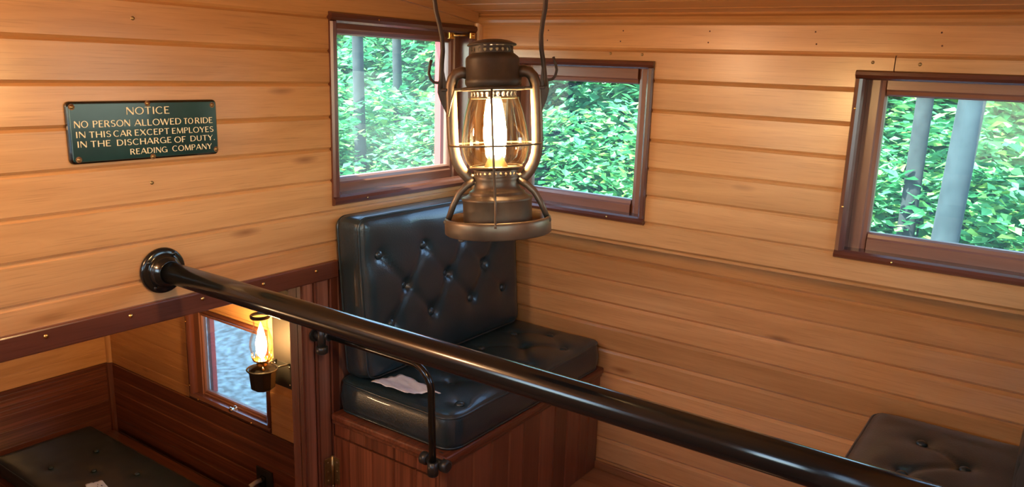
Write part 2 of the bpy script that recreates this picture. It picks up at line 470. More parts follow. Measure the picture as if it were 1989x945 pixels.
# ------------------------------------------------------------ levels of the car
LW = 0.156            # lower side wall stands this far outside the upper one
YB = -2.216           # opposite upper wall
XE = 1.75             # near end wall of the raised lookout
FAR = -2.82           # far end wall of the lower compartment
A_EDGE = [1.445, 1.361, 1.277, 1.192, 1.108, 1.024, 0.940, 0.856, 0.772]
B_EDGE = [1.463, 1.396, 1.3135, 1.2315, 1.149, 1.068, 0.989, 0.910, 0.840]
L_EDGE = [0.826, 0.746, 0.6665, 0.590, 0.511, 0.430, 0.348, 0.269, 0.190, 0.112, 0.030, -0.03]
def ceil_z(y): return 1.576 - 0.066 * (y + 1.108) ** 2

# openings (clear hole in the structure, just inside the casing)
W1 = (-0.616, -0.022, 0.956, 1.459); G1 = (-0.553, -0.083, 1.021, 1.405)
W2 = (0.125, 0.628, 0.903, 1.367);   G2 = (0.190, 0.557, 0.964, 1.301)
W3 = (1.163, 1.666, 0.899, 1.360);   G3 = (1.2276, 1.601, 0.964, 1.301)
W4 = (-2.012, -1.345, -0.424, 0.098); G4 = (-1.922, -1.395, -0.372, 0.035)
H1 = (-0.604, -0.034, 0.968, 1.445)
def inset(w, d=0.012): return (w[0] + d, w[1] - d, w[2] + d, w[3] - d)

# ------------------------------------------------------------ left wall (bulkhead above the opening)
mb = MB()
slab_with_holes(mb, (0, 0, 0), Y, X, YB, 0.012, 0.775, 1.60, 0.016, 0.10, [H1])
wall_left = structure('wall_left', mb, M['honey_y'])
board_wall(wall_left, (0, 0, 0), Y, X, YB, -0.004, A_EDGE + [1.529, 1.60], [H1], M['honey_y'])
# the bulkhead runs on out to the side of the car below the upper wall, behind the seat
MB().box(-0.10, -0.016, 0.012, LW + 0.09, -1.2, 1.0).build('side_return', M['honey_y'], wall_left)
for (y, z) in ((-1.129, 1.407), (-1.114, 1.068)):
    screw(wall_left, (0, y, z), X, 0.0042)
trim_1 = structure('trim_1', MB().bbox(-0.02, 0.011, YB, -0.606, 0.757, 0.806, 0.004), M['sash_y'])
for y in (-1.529, -1.359, -1.189, -1.019, -0.852, -0.685):
    screw(trim_1, (0.011, y, 0.789), X, 0.0048, M['brass'])

# mahogany panel below the bulkhead, between the opening and the seat
wp = structure('wall_partition', MB().box(-0.045, -0.012, -0.734, LW + 0.06, -1.2, 0.775), M['sash_z'])
for a, b in ((-0.734, -0.7275), (-0.7268, -0.6885), (-0.6880, -0.6785), (-0.6780, -0.6355), (-0.635, -0.6065)):
    mb = MB(); fr = (b - a) < 0.03
    board(mb, Vector((0.006 if fr else 0.0, a, -1.2)), Z, X, Y, 1.957, b - a, 0.02, 0.003, 0.003)
    mb.build('frame_strip' if fr else 'plank', M['sash_z'] if fr else M['panel_z'], wp)
for k in range(8):
    y = -0.6065 + k * 0.094
    mb = MB(); board(mb, Vector((0.0, y, -1.2)), Z, X, Y, 1.957, 0.092, 0.02, 0.003, 0.003)
    mb.build('plank', M['panel_z'], wp)

# ------------------------------------------------------------ right wall (side of the lookout, upper part set in, lower part set out)
HB2 = (W2[0] + 0.012, W2[1] - 0.012, 0.910, 1.352); HB3 = (W3[0] + 0.012, W3[1] - 0.012, 0.910, 1.348)
mb = MB()
slab_with_holes(mb, (0, 0, 0), X, -Y, -0.016, XE, 0.842, 1.53, 0.016, 0.10, [HB2, HB3])
wall_right = structure('wall_right', mb, M['honey_x'])
JX = 1.245
top_edges = [1.463, 1.396]
board_wall(wall_right, (0, 0, 0), X, -Y, 0.0, XE, B_EDGE[2:], [HB2, HB3], M['honey_x'])
board_wall(wall_right, (0, 0, 0), X, -Y, 0.0, JX - 0.0012, B_EDGE[1:3], [HB2, HB3], M['honey_x'])
board_wall(wall_right, (0, 0, 0), X, -Y, JX + 0.0012, XE, B_EDGE[1:3], [HB2, HB3], M['honey_x'])
board_wall(wall_right, (0, 0, 0), X, -Y, 0.0, XE, [1.396, 1.500], [], M['honey_x'])
# the board above the second window is butted from two lengths
for (x, z) in ((1.196, 1.379), (1.299, 1.377), (0.485, 1.385), (0.586, 1.384)):
    screw(wall_right, (x, 0, z), -Y, 0.0042)
for x in (0.27, 0.52, 0.78, 1.06, 1.34):
    for z in (1.448, 1.419): screw(wall_right, (x + random.uniform(-.006, .006), 0.0004, z), -Y, 0.0022, M['sash_x'], 'nail')
# ledge under the set-in wall, then the lower wall
MB().box(-0.016, XE, 0.0165, LW + 0.02, 0.829, 0.842).build('ledge', M['honey_x'], wall_right)
mb = MB(); slab_with_holes(mb, (0, LW, 0), X, -Y, 0.0, XE, -1.2, 0.842, 0.016, 0.09, [])
mb.build('lower_backing', M['honey_x'], wall_right)
board_wall(wall_right, (0, LW, 0), X, -Y, 0.0, XE, L_EDGE, [], M['honey_x'], ch=0.0085)
MB().bbox(0.0, XE, LW - 0.012, LW, 0.0, 0.028, 0.003).build('base_strip', M['floorwood'], wall_right)

# moulding under the ceiling, right and left, and in the corner
trim_2 = structure('trim_2', MB().prism([(0, 0), (0, 0.010), (0.006, 0.017), (0.014, 0.020), (0.022, 0.017), (0.028, 0.010), (0.034, 0.008), (0.034, 0)], (0, 0, 1.463), Z, -Y, X, XE), M['honey_x'])
mb = MB()
ys = [-0.02 - i * 0.06 for i in range(37)]
for a, b in zip(ys[:-1], ys[1:]):
    p = [(y, ceil_z(y) + dz, x) for y in (a, b) for dz in (-0.030, 0.0) for x in (0.0, 0.016)]
    vs = [(q[2], q[0], q[1]) for q in p]
    mb.add(vs, [(0, 1, 3, 2), (4, 6, 7, 5), (0, 4, 5, 1), (2, 3, 7, 6), (0, 2, 6, 4), (1, 5, 7, 3)])
trim_3 = structure('trim_3', mb, M['honey_y'])
mb = MB()
q = [(0, 0)] + [(0.020 * math.cos(a), 0.020 * math.sin(a)) for a in [PI / 2 * k / 6 for k in range(7)]]
mb.prism([(a, b) for a, b in q], (0, 0, 0.842), X, -Y, Z, 0.625)
trim_4 = structure('trim_4', mb, M['honey_z'])

# ------------------------------------------------------------ ceiling of the lookout: narrow boards along the car, gently arched
ceiling = structure('ceiling')
nb = 27
for i in range(nb):
    ya = 0.03 - i * (2.276 / nb); yb = 0.03 - (i + 1) * (2.276 / nb)
    pa, pb = Vector((-0.08, yb, ceil_z(yb))), Vector((-0.08, ya, ceil_z(ya)))
    v = (pb - pa); wd = v.length; v.normalize(); n = X.cross(v)
    if n.z > 0: n = -n
    mb = MB(); board(mb, pa, X, n, v, XE + 0.16, wd, 0.016, 0.004, 0.004)
    mb.build('plank', M['honey_x'], ceiling)
mb = MB()
for i in range(14):
    ya = 0.14 - i * (2.5 / 14); yb = 0.14 - (i + 1) * (2.5 / 14)
    vs = [(x, y, ceil_z(y) + dz) for x in (-0.14, XE + 0.14) for y in (ya, yb) for dz in (0.017, 0.06)]
    mb.add(vs, [(0, 1, 3, 2), (4, 6, 7, 5), (0, 4, 5, 1), (2, 3, 7, 6), (0, 2, 6, 4), (1, 5, 7, 3)])
mb.build('roof_deck', M['roofing'], ceiling)

# ------------------------------------------------------------ the sides behind the camera
mb = MB()
WB2 = (0.125, 0.628, 0.90, 1.365); WB3 = (1.163, 1.666, 0.90, 1.365)
slab_with_holes(mb, (0, YB, 0), X, Y, -0.016, XE, 0.80, 1.53, 0.016, 0.10, [inset(WB2), inset(WB3)])
slab_with_holes(mb, (0, YB - LW, 0), X, Y, FAR, XE, -1.2, 0.83, 0.016, 0.09, [])
mb.box(FAR, XE, YB - LW - 0.02, YB - 0.016, 0.80, 0.83)
wall_back = structure('wall_back', mb, M['honey_x'])
board_wall(wall_back, (0, YB, 0), X, Y, 0.0, XE, B_EDGE[1:] + [1.50], [HB2, HB3], M['honey_x'])
board_wall(wall_back, (0, YB - LW, 0), X, Y, 0.0, XE, L_EDGE, [], M['honey_x'])
W7 = (YB + 0.022, YB + 0.616, 0.956, 1.459); H7 = (YB + 0.034, YB + 0.604, 0.968, 1.445)
mb = MB(); slab_with_holes(mb, (XE, 0, 0), Y, -X, YB - LW - 0.1, LW + 0.1, -1.2, 1.60, 0.016, 0.10, [H1, H7])
wall_near = structure('wall_near', mb, M['honey_y'])
board_wall(wall_near, (XE, 0, 0), Y, -X, YB, 0.0, A_EDGE + [1.529, 1.60], [H1, H7], M['honey_y'])

# ------------------------------------------------------------ floors
mb = MB().box(FAR - 0.1, XE + 0.1, YB - LW - 0.1, LW + 0.1, -1.26, -1.222)
floor = structure('floor', mb, M['floorwood'])
for i in range(26):
    y0 = YB - LW + i * 0.0975
    m2 = MB(); board(m2, Vector((FAR, y0, -1.2)), X, Z, Y, XE - FAR, 0.0965, 0.02, 0.002, 0.002)
    m2.build('plank', M['floorwood'], floor)
pf = structure('floor_platform', MB().box(0.0, XE, -0.625, LW, -0.05, -0.02), M['floorwood'])
for i in range(8):
    y0 = -0.625 + i * 0.0973
    m2 = MB(); board(m2, Vector((0.0, y0, 0.0)), X, Z, Y, XE, 0.0965, 0.019, 0.002, 0.002)
    m2.build('plank', M['floorwood'], pf)
for i in range(18):
    m2 = MB(); board(m2, Vector((i * 0.0972, -0.625, -1.2)), Z, -Y, X, 1.18, 0.096, 0.02, 0.003, 0.003)
    m2.build('front_board', M['cab_z'], pf)

# ------------------------------------------------------------ lower compartment beyond the opening
mb = MB(); slab_with_holes(mb, (0, LW, 0), X, -Y, FAR, 0.0, -1.2, 0.80, 0.016, 0.09, [inset(W4)])
wall_side = structure('wall_side', mb, M['honey_x'])
hon = [-0.430, -0.367, -0.288, -0.208, -0.128, -0.048, 0.032, 0.112, 0.192, 0.272, 0.352, 0.432, 0.512, 0.592, 0.672, 0.80]
board_wall(wall_side, (0, LW, 0), X, -Y, FAR, 0.0, hon, [inset(W4)], M['honey_x'], ch=0.003)
wain = [-0.430, -0.512, -0.597, -0.682, -0.767, -0.852, -0.937, -1.022, -1.107, -1.2]
board_wall(wall_side, (0, LW - 0.008, 0), X, -Y, FAR, 0.0, wain, [], M['mahog_x'], name='wainscot_board', ch=0.004)
mb = MB(); slab_with_holes(mb, (FAR, 0, 0), Y, X, YB - LW, LW + 0.05, -1.2, 0.80, 0.016, 0.09, [])
wall_far = structure('wall_far', mb, M['honey_y'])
hf = [-0.425, -0.345, -0.268, -0.190, -0.112, -0.034, 0.044, 0.122, 0.2, 0.28, 0.36, 0.44, 0.52, 0.60, 0.68, 0.80]
board_wall(wall_far, (FAR, 0, 0), Y, X, YB - LW, LW, hf, [], M['honey_y'], ch=0.003)
wf = [-0.425, -0.450, -0.478, -0.506, -0.534, -0.562, -0.652, -0.745, -0.84, -0.93, -1.02, -1.11, -1.2]
board_wall(wall_far, (FAR + 0.008, 0, 0), Y, X, YB - LW, LW, wf, [], M['mahog_y'], name='wainscot_board', ch=0.004)
def quarter(z0, z1, r):
    m2 = MB()
    prof = [(0, 0)] + [(r * math.cos(PI / 2 * k / 5), r * math.sin(PI / 2 * k / 5)) for k in range(6)]
    return m2.prism(prof, (FAR, LW, z0), X, -Y, Z, z1 - z0)
trim_5 = structure('trim_5', quarter(-0.425, 0.80, 0.022), M['honey_z'])
trim_6 = structure('trim_6', quarter(-1.2, -0.425, 0.034), M['mahog_z'])
# arched roof over the lower compartment
roof = MB()
def low_z(y): return 0.93 - 0.11 * (y + 1.108) ** 2
for i in range(18):
    ya = LW + 0.13 - i * (2.79 / 18); yb = LW + 0.13 - (i + 1) * (2.79 / 18)
    vs = [(x, y, low_z(y) + dz) for x in (FAR - 0.3, -0.10) for y in (ya, yb) for dz in (0.0, 0.03)]
    roof.add(vs, [(0, 1, 3, 2), (4, 6, 7, 5), (0, 4, 5, 1), (2, 3, 7, 6), (0, 2, 6, 4), (1, 5, 7, 3)])
ceiling_lower = structure('ceiling_lower', roof, M['roofing'])

# ------------------------------------------------------------ windows
w1 = window(1, (0, 0, 0), Y, X, W1, G1, uax='y', cas=0.026, red=[(-0.083 - 0.004, -0.083 + 0.02)])
w2 = window(2, (0, 0, 0), X, -Y, W2, G2)
w3 = window(3, (0, 0, 0), X, -Y, W3, G3)
w4 = window(4, (0, LW, 0), X, -Y, W4, G4, cas=0.030, rec=0.030, proud=0.010, red=[(-1.922 - 0.01, -1.922 + 0.016)])
window(5, (0, YB, 0), X, Y, WB2, (0.190, 0.557, 0.964, 1.301))
window(6, (0, YB, 0), X, Y, WB3, (1.2276, 1.601, 0.964, 1.301))
window(7, (XE, 0, 0), Y, -X, W1, G1, uax='y', cas=0.026)
window(8, (XE, 0, 0), Y, -X, W7, (YB + 0.083, YB + 0.553, 1.021, 1.405), uax='y', cas=0.026)
# brass latch on the first window, its hasp across sash and casing
mb = MB().bbox(-0.034, -0.024, -0.112, -0.086, 1.415, 1.438, 0.002)
mb.tube([(-0.018, -0.10, 1.427), (0.004, -0.055, 1.428)], 0.004, 8)
mb.bbox(0.010, 0.016, -0.058, -0.034, 1.418, 1.437, 0.002)
mb.ball((0.018, -0.046, 1.428), 0.005, 0.005, 0.005)
mb.build('latch', M['brass'], w1, ).__setitem__('label', 'brass latch')
# nickel pull and screws on the low window
mb = MB(); mb.lathe([(0.016, 0), (0.016, -0.006), (0.008, -0.010), (0.010, -0.020), (0.017, -0.026), (0.012, -0.033), (0, -0.034)], (-1.66, LW + 0.024, -0.395), 16, 'y')
mb.build('pull_knob', M['steel'], w4)['label'] = 'nickel pull knob'
for (x, z) in ((-2.0, -0.35), (-2.0, 0.0), (-1.93, -0.412), (-1.49, -0.412)): screw(w4, (x, LW - 0.011, z), -Y, 0.006, M['brass'])
for (x, z) in ((1.172, 1.27), (1.172, 1.03), (1.30, 0.909)): screw(w3, (x, -0.0145, z), -Y, 0.003, M['brass'])
screw(w1, (0.0135, -0.45, 1.448), X, 0.003, M['brass']); screw(w1, (0.0135, -0.50, 0.967), X, 0.003, M['brass'])
screw(w2, (0.51, -0.0145, 0.914), -Y, 0.003, M['brass'])

# ------------------------------------------------------------ cushions
def cushion_mesh(wu, dv, h, buttons, r=0.03, nu=70, nv=44, puff=0.012, dimple=0.015, rows=None, edge=0.012):
    """tufted cushion: u 0..wu, v 0..dv, base at 0 and top near h; returns (MB, outline, height function)"""
    def rr(u, v):
        cu = r if u < r else (wu - r if u > wu - r else None)
        cv = r if v < r else (dv - r if v > dv - r else None)
        if cu is not None and cv is not None:
            a, b = (u - cu) / r, (v - cv) / r
            return cu + r * a * math.sqrt(max(0, 1 - b * b / 2)), cv + r * b * math.sqrt(max(0, 1 - a * a / 2))
        return u, v
    pairs = []
    for i, p in enumerate(buttons):
        for q in buttons[i + 1:]:
            d = math.hypot(p[0] - q[0], p[1] - q[1])
            if d < 0.165 and abs(p[0] - q[0]) > 0.04 and abs(p[1] - q[1]) > 0.04: pairs.append((p, q))
    def hz(u, v):
        eu, ev = min(u, wu - u), min(v, dv - v)
        e = min(eu, ev)
        z = h - edge * math.exp(-max(e, 0) / 0.010)
        z += puff * (1 - abs(2 * u / wu - 1) ** 4) * (1 - abs(2 * v / dv - 1) ** 4)
        for b in buttons:
            d = math.hypot(u - b[0], v - b[1])
            z -= dimple * math.exp(-d / 0.026) * (1.0 if d > 0.006 else 1.0)
        for p, q in pairs:
            ax, ay = q[0] - p[0], q[1] - p[1]; L2 = ax * ax + ay * ay
            t = max(0, min(1, ((u - p[0]) * ax + (v - p[1]) * ay) / L2))
            d = math.hypot(u - p[0] - t * ax, v - p[1] - t * ay)
            z -= dimple * 0.30 * math.exp(-(d / 0.011) ** 2)
        z += 0.0016 * noise.noise(Vector((u * 14, v * 14, h * 50)))
        return z
    mb = MB(); vs = []; idx = {}
    def cl(i, n): # denser near the edges
        t = i / n; return 0.5 - 0.5 * math.cos(PI * (0.12 + 0.76 * t)) if False else t
    us = [wu * i / nu for i in range(nu + 1)]; vv = [dv * j / nv for j in range(nv + 1)]
    us = sorted(set(us + [0.004, 0.010, wu - 0.004, wu - 0.010])); vv = sorted(set(vv + [0.004, 0.010, dv - 0.004, dv - 0.010]))
    for i, u in enumerate(us):
        for j, v in enumerate(vv):
            a, b = rr(u, v); idx[i, j] = len(vs); vs.append((a, b, hz(u, v)))
    fs = [(idx[i, j], idx[i + 1, j], idx[i + 1, j + 1], idx[i, j + 1]) for i in range(len(us) - 1) for j in range(len(vv) - 1)]
    nI, nJ = len(us) - 1, len(vv) - 1
    ring = [(i, 0) for i in range(nI)] + [(nI, j) for j in range(nJ)] + [(i, nJ) for i in range(nI, 0, -1)] + [(0, j) for j in range(nJ, 0, -1)]
    loop = [idx[k] for k in ring]; n = len(loop)
    outline = [Vector(vs[k]) for k in loop]
    prev = loop
    cx, cy = wu / 2, dv / 2
    for (f, bul) in ((0.80, 0.003), (0.5, 0.006), (0.2, 0.004), (0.0, 0.0)):
        cur = []
        for p in outline:
            d = Vector((p.x - cx, p.y - cy, 0))
            ex = Vector((1 if p.x > wu - r * .6 else -1 if p.x < r * .6 else 0, 1 if p.y > dv - r * .6 else -1 if p.y < r * .6 else 0, 0))
            cur.append(len(vs)); vs.append((p.x + ex.x * bul, p.y + ex.y * bul, p.z * f + 0.0005 * math.sin(p.x * 60 + p.y * 50)))
        fs += [(prev[k], cur[k], cur[(k + 1) % n], prev[(k + 1) % n]) for k in range(n)]
        prev = cur
    fs.append(tuple(prev))
    mb.add(vs, fs, True)
    return mb, outline, hz

def cushion(name, label, cat, mat4, wu, dv, h, buttons, group=None, **kw):
    mb, outline, hz = cushion_mesh(wu, dv, h, buttons, **kw)
    o = mb.build(name, M['leather'])
    tag(o, label, cat, group)
    o.matrix_world = mat4
    MB().tube([p + Vector((0, 0, 0.001)) for p in outline], 0.0035, 8, closed=True).build('piping', M['leather'], o)
    MB().tube([Vector((p.x, p.y, 0.005)) for p in outline], 0.0035, 8, closed=True).build('piping', M['leather'], o)
    me = None
    for b in buttons:
        z = hz(*b)
        if me is None:
            q = MB().ball((0, 0, 0), 0.0135, 0.0135, 0.0085, 16, 10); me = q.mesh('button', M['leather'])
        ob = bpy.data.objects.new('button', me); COL.objects.link(ob); ob.parent = o; ob.location = (b[0], b[1], z + 0.0095)
    return o

def frame(o, u, v, w):
    return Matrix(((u[0], v[0], w[0], o[0]), (u[1], v[1], w[1], o[1]), (u[2], v[2], w[2], o[2]), (0, 0, 0, 1)))

ZC = 0.370      # top of the cabinets
# seat in the corner: local u = +y, v = -x (from the front edge back), w = up would be left handed, so u = -y
x1, y0, y1 = 0.434, -0.622, 0.142
bt = [(0.391, -0.54), (0.388, -0.37), (0.384, -0.203), (0.380, -0.01), (0.283, -0.444), (0.279, -0.27), (0.274, -0.093), (0.275, 0.07), (0.193, -0.542), (0.186, -0.36), (0.178, -0.18), (0.175, 0.0)]
cushion('seat_cushion', 'black tufted leather seat cushion on the corner bench under the lantern', 'cushion',
        frame((x1 - 0.424, y0, ZC), X, Y, Z), 0.424, y1 - y0, 0.100, [(a - x1 + 0.424, b - y0) for a, b in bt], 'tufted seat cushions', r=0.045, nu=44, nv=76)
lean = Vector((-math.sin(0.072), 0, math.cos(0.072)))
nrm = Vector((math.cos(0.072), 0, math.sin(0.072)))
o_b = Vector((0.040, -0.612, 0.478))
bb = [(-0.551, 0.82), (-0.375, 0.819), (-0.2, 0.814), (-0.03, 0.812), (-0.454, 0.715), (-0.275, 0.714), (-0.099, 0.715), (0.06, 0.712), (-0.521, 0.618), (-0.351, 0.613), (-0.169, 0.614), (0.0, 0.612)]
# u along +y, v up the lean, w out of the wall: (u, v, w) = (y, lean, nrm) is right handed
cushion('back_cushion', 'tall black tufted leather backrest standing in the corner against the left wall', 'backrest',
        frame(o_b, Y, lean, nrm), 0.700, 0.448, 0.100, [((y + 0.612), (z - 0.478)) for y, z in bb if y < 0.05], 'tufted backrests', r=0.03, nu=76, nv=50, puff=0.010, dimple=0.018, edge=0.016)
# second seat facing it
bt2 = [(1.427, -0.022), (1.415, -0.212), (1.53, -0.10), (1.53, -0.28), (1.42, -0.39), (1.42, -0.54), (1.53, -0.46)]
cushion('seat_cushion', 'black tufted leather seat cushion under the right-hand window at the right edge', 'cushion',
        frame((1.290, y0, ZC), X, Y, Z), 0.440, y1 - y0 - 0.006, 0.105, [(a - 1.290, b - y0) for a, b in bt2], 'tufted seat cushions', r=0.045, nu=44, nv=76)
cushion('back_cushion', 'black leather backrest cut off by the right edge behind the second cushion', 'backrest',
        frame((XE - 0.03, 0.13, 0.478), -Y, Vector((math.sin(0.05), 0, math.cos(0.05))), Vector((-math.cos(0.05), 0, math.sin(0.05)))), 0.735, 0.44, 0.092,
        [(0.10, 0.30), (0.27, 0.30), (0.44, 0.30), (0.61, 0.30), (0.18, 0.2), (0.35, 0.2), (0.52, 0.2), (0.10, 0.1), (0.27, 0.1), (0.44, 0.1), (0.61, 0.1)], 'tufted backrests', r=0.03, nu=70, nv=46, dimple=0.02)

# ------------------------------------------------------------ seat cabinets
def seat_cabinet(label, xa, xb, front, door):
    """xa..xb depth, front = +1 when the front face looks to +x"""
    t = thing('seat_cabinet', label, 'cabinet', ((xa + xb) / 2, -0.24, 0.0), 'seat cabinets')
    put = W(t)
    yA, yB = -0.640, LW - 0.002
    put(MB().box(xa + 0.004, xb - 0.02, yA + 0.02, yB, 0.002, 0.335), 'carcass', M['cab_z'])
    nose = 0.011
    put(MB().bbox(xa + 0.007 if front > 0 else xa - nose, xb + nose if front > 0 else xb - 0.007, yA - nose, yB, 0.348, ZC, 0.006), 'top_board', M['cab_y'])
    put(MB().bbox(min(xa, xb) + 0.004, xb + 0.004 if front > 0 else xb - 0.004, yA - 0.004, yB, 0.336, 0.349, 0.003), 'moulding', M['cab_y'])
    fe = [yA, -0.526, -0.447, -0.363, -0.292, -0.206, -0.126, -0.051, 0.024, 0.085, yB]
    for a, b in zip(fe[:-1], fe[1:]):
        mb = MB()
        if front > 0: board(mb, Vector((xb, a, 0.002)), Z, X, Y, 0.334, b - a - 0.001, 0.02, 0.004, 0.004)
        else: board(mb, Vector((xa, a, 0.002)), Z, -X, Y, 0.334, b - a - 0.001, 0.02, 0.004, 0.004)
        put(mb, 'front_plank', M['front_z'])
    if front > 0: se = [xa + 0.008, 0.075, 0.168, 0.249, 0.328, 0.398, xb - 0.0205]
    else: se = [xa + 0.0205] + [xa + 0.05 + 0.085 * k for k in range(4)] + [xb - 0.01]
    if door:
        dz = 0.296; dx0, dx1 = xa + 0.004, 0.404
        for a, b in zip(se[:-1], se[1:]):
            mb = MB(); lo = dz + 0.0055 if b <= dx1 + 0.001 else 0.002
            board(mb, Vector((a, yA, lo)), Z, -Y, X, 0.336 - lo, b - a - 0.001, 0.02, 0.0035, 0.0035)
            put(mb, 'side_plank', M['cab_z'])
        d = put(MB().box(dx0, dx1 - 0.006, yA + 0.012, yA + 0.02, 0.012, dz), 'door', M['cab_z'])
        de = [dx0] + se[1:5] + [dx1 - 0.003]
        for a, b in zip(de[:-1], de[1:]):
            if b - a < 0.01: continue
            mb = MB(); board(mb, Vector((a, yA - 0.001, 0.012)), Z, -Y, X, dz - 0.012, b - a - 0.001, 0.012, 0.0035, 0.0035)
            put(mb, 'plank', M['cab_z'], d)
        # butt hinge: one leaf on the door, the other on the partition beside it
        mb = MB().bbox(0.0155, 0.036, yA - 0.0035, yA - 0.0005, 0.150, 0.232, 0.001)
        mb.bbox(0.0065, 0.0095, yA - 0.031, yA - 0.006, 0.150, 0.232, 0.001)
        mb.tube([(0.012, yA - 0.006, 0.146), (0.012, yA - 0.006, 0.236)], 0.0045, 10)
        mb.tube([(0.012, yA - 0.006, 0.136), (0.012, yA - 0.006, 0.146)], 0.003, 8)
        for zz in (0.163, 0.191, 0.219):
            mb.ball((0.027, yA - 0.004, zz), 0.003, 0.0012, 0.003, 8, 6)
            mb.ball((0.010, yA - 0.020, zz), 0.0012, 0.003, 0.003, 8, 6)
        put(mb, 'hinge', M['old_brass'], None, 'dull brass butt hinge')
    else:
        for a, b in zip(se[:-1], se[1:]):
            mb = MB(); board(mb, Vector((a, yA, 0.002)), Z, -Y, X, 0.334, b - a, 0.02, 0.002, 0.002)
            put(mb, 'side_plank', M['cab_z'])
    return t
seat_cabinet('reddish mahogany plank seat cabinet with brass hinged door under the corner cushion', 0.0075, 0.432, 1, True)
seat_cabinet('mahogany plank seat cabinet under the cushion at the right edge', 1.300, XE - 0.016, -1, False)

# ------------------------------------------------------------ papers
def paper(label, c, pts, z):
    mb = MB(); n = 14
    P = [Vector((p[0], p[1], 0)) for p in pts]
    vs = []; fs = []
    for i in range(n + 1):
        for j in range(n + 1):
            a = P[0].lerp(P[1], i / n); b = P[3].lerp(P[2], i / n); q = a.lerp(b, j / n)
            q.z = z + 0.004 * (1 + noise.noise(Vector((q.x * 40, q.y * 40, 1.7)))) + 0.003 * abs(math.sin(i * 0.9 + j * 0.5))
            vs.append(q)
    m = (n + 1)
    fs = [(i * m + j, (i + 1) * m + j, (i + 1) * m + j + 1, i * m + j + 1) for i in range(n) for j in range(n)]
    vs2 = vs + [v - Vector((0, 0, 0.0015)) for v in vs]
    k = m * m
    fs += [tuple(q + k for q in f[::-1]) for f in fs]
    rim = [(i * m, (i + 1) * m) for i in range(n)] + [(n * m + j, n * m + j + 1) for j in range(n)] + [((i + 1) * m + n, i * m + n) for i in range(n)] + [(j + 1, j) for j in range(n)]
    fs += [(a, b, b + k, a + k) for a, b in rim]
    mb.add(vs2, fs, True)
    o = mb.build('folded_paper', M['paper'], None, c)
    return tag(o, label, 'paper')
paper('crumpled pale folded paper lying on the corner seat cushion', (0.22, -0.57, 0.48), [(0.130, -0.606), (0.165, -0.520), (0.330, -0.545), (0.262, -0.603)], 0.478)

# ------------------------------------------------------------ pipe handrail across the view
RC = Vector((0.0, -1.1065, 0.873)); RR = 0.0236
rail = thing('pipe_handrail', 'long black pipe handrail with round wall flange crossing the view', 'handrail', (0.0, RC.y, RC.z))
put = W(rail)
put(MB().tube([(0.02, RC.y, RC.z), (0.4, RC.y, RC.z), (0.9, RC.y, RC.z), (1.3, RC.y, RC.z), (XE - 0.02, RC.y, RC.z)], RR, 40), 'pipe', M['iron'])
for s, x in ((1, 0.0), (-1, XE)):
    prof = [(0.0, 0.0005), (0.050, 0.0005), (0.0515, 0.004), (0.0505, 0.009), (0.047, 0.012), (0.041, 0.0125), (0.036, 0.014), (0.034, 0.019), (0.0325, 0.027), (0.0285, 0.030), (0.0265, 0.036), (RR, 0.037), (RR - 0.004, 0.03)]
    fl = put(MB().lathe([(r, s * h) for r, h in prof], (x, RC.y, RC.z), 44, 'x'), 'flange', M['iron'])
    for k in range(4):
        a = PI / 4 + k * PI / 2 + 0.2
        put(MB().ball((x + s * 0.0128, RC.y + 0.042 * math.cos(a), RC.z + 0.042 * math.sin(a)), 0.0025, 0.0048, 0.0048, 10, 6), 'screw', M['iron'], fl)

# ------------------------------------------------------------ small bent grab rail by the seat
GY = -0.678
gr = thing('grab_rail', 'thin black bent grab rail beside the corner seat, end clamped to the cabinet', 'grab rail', (0.42, GY, 0.35))
put = W(gr)
pts = [(0.036, GY, 0.613), (0.20, GY, 0.614), (0.335, GY, 0.614)]
for k in range(9):
    a = PI / 2 * k / 8
    pts.append((0.350 + 0.064 * math.sin(a), GY, 0.550 + 0.064 * math.cos(a)))
pts += [(0.417, GY, 0.46), (0.421, GY, 0.338)]
put(MB().tube(pts, 0.0092, 16), 'bar', M['iron'])
def clamp(c, along, wall_dir, half, name):
    """split socket: barrel with round knobs on both ends and a foot on the wall"""
    c, along, wd = Vector(c), Vector(along), Vector(wall_dir)
    mb = MB().tube([c - along * half, c + along * half], 0.011, 14)
    for s in (-1, 1):
        e = c + along * half * s
        mb.tube([e - along * 0.011, e - along * 0.008, e + along * 0.008, e + along * 0.011], [0.013, 0.0165, 0.0165, 0.012], 16)
    mb.tube([c, c + wd], 0.010, 12)
    mb.tube([c + wd * 0.86, c + wd], 0.019, 16)
    return put(mb, name, M['dark_iron'])
clamp((0.408, -0.655, 0.353), X, (0, 0.0245, 0), 0.034, 'clamp')
put(MB().tube([(0.421, GY, 0.368), (0.421, GY, 0.334)], [0.0135, 0.0145], 16), 'socket', M['dark_iron'])
put(MB().ball((0.421, GY, 0.334), 0.0145, 0.0145, 0.008), 'end_cap', M['dark_iron'])
clamp((0.034, -0.693, 0.613), Z, (-0.0275, 0, 0), 0.037, 'clamp')
put(MB().tube([(0.024, GY, 0.613), (0.050, GY, 0.613)], 0.0135, 16), 'socket', M['dark_iron'])

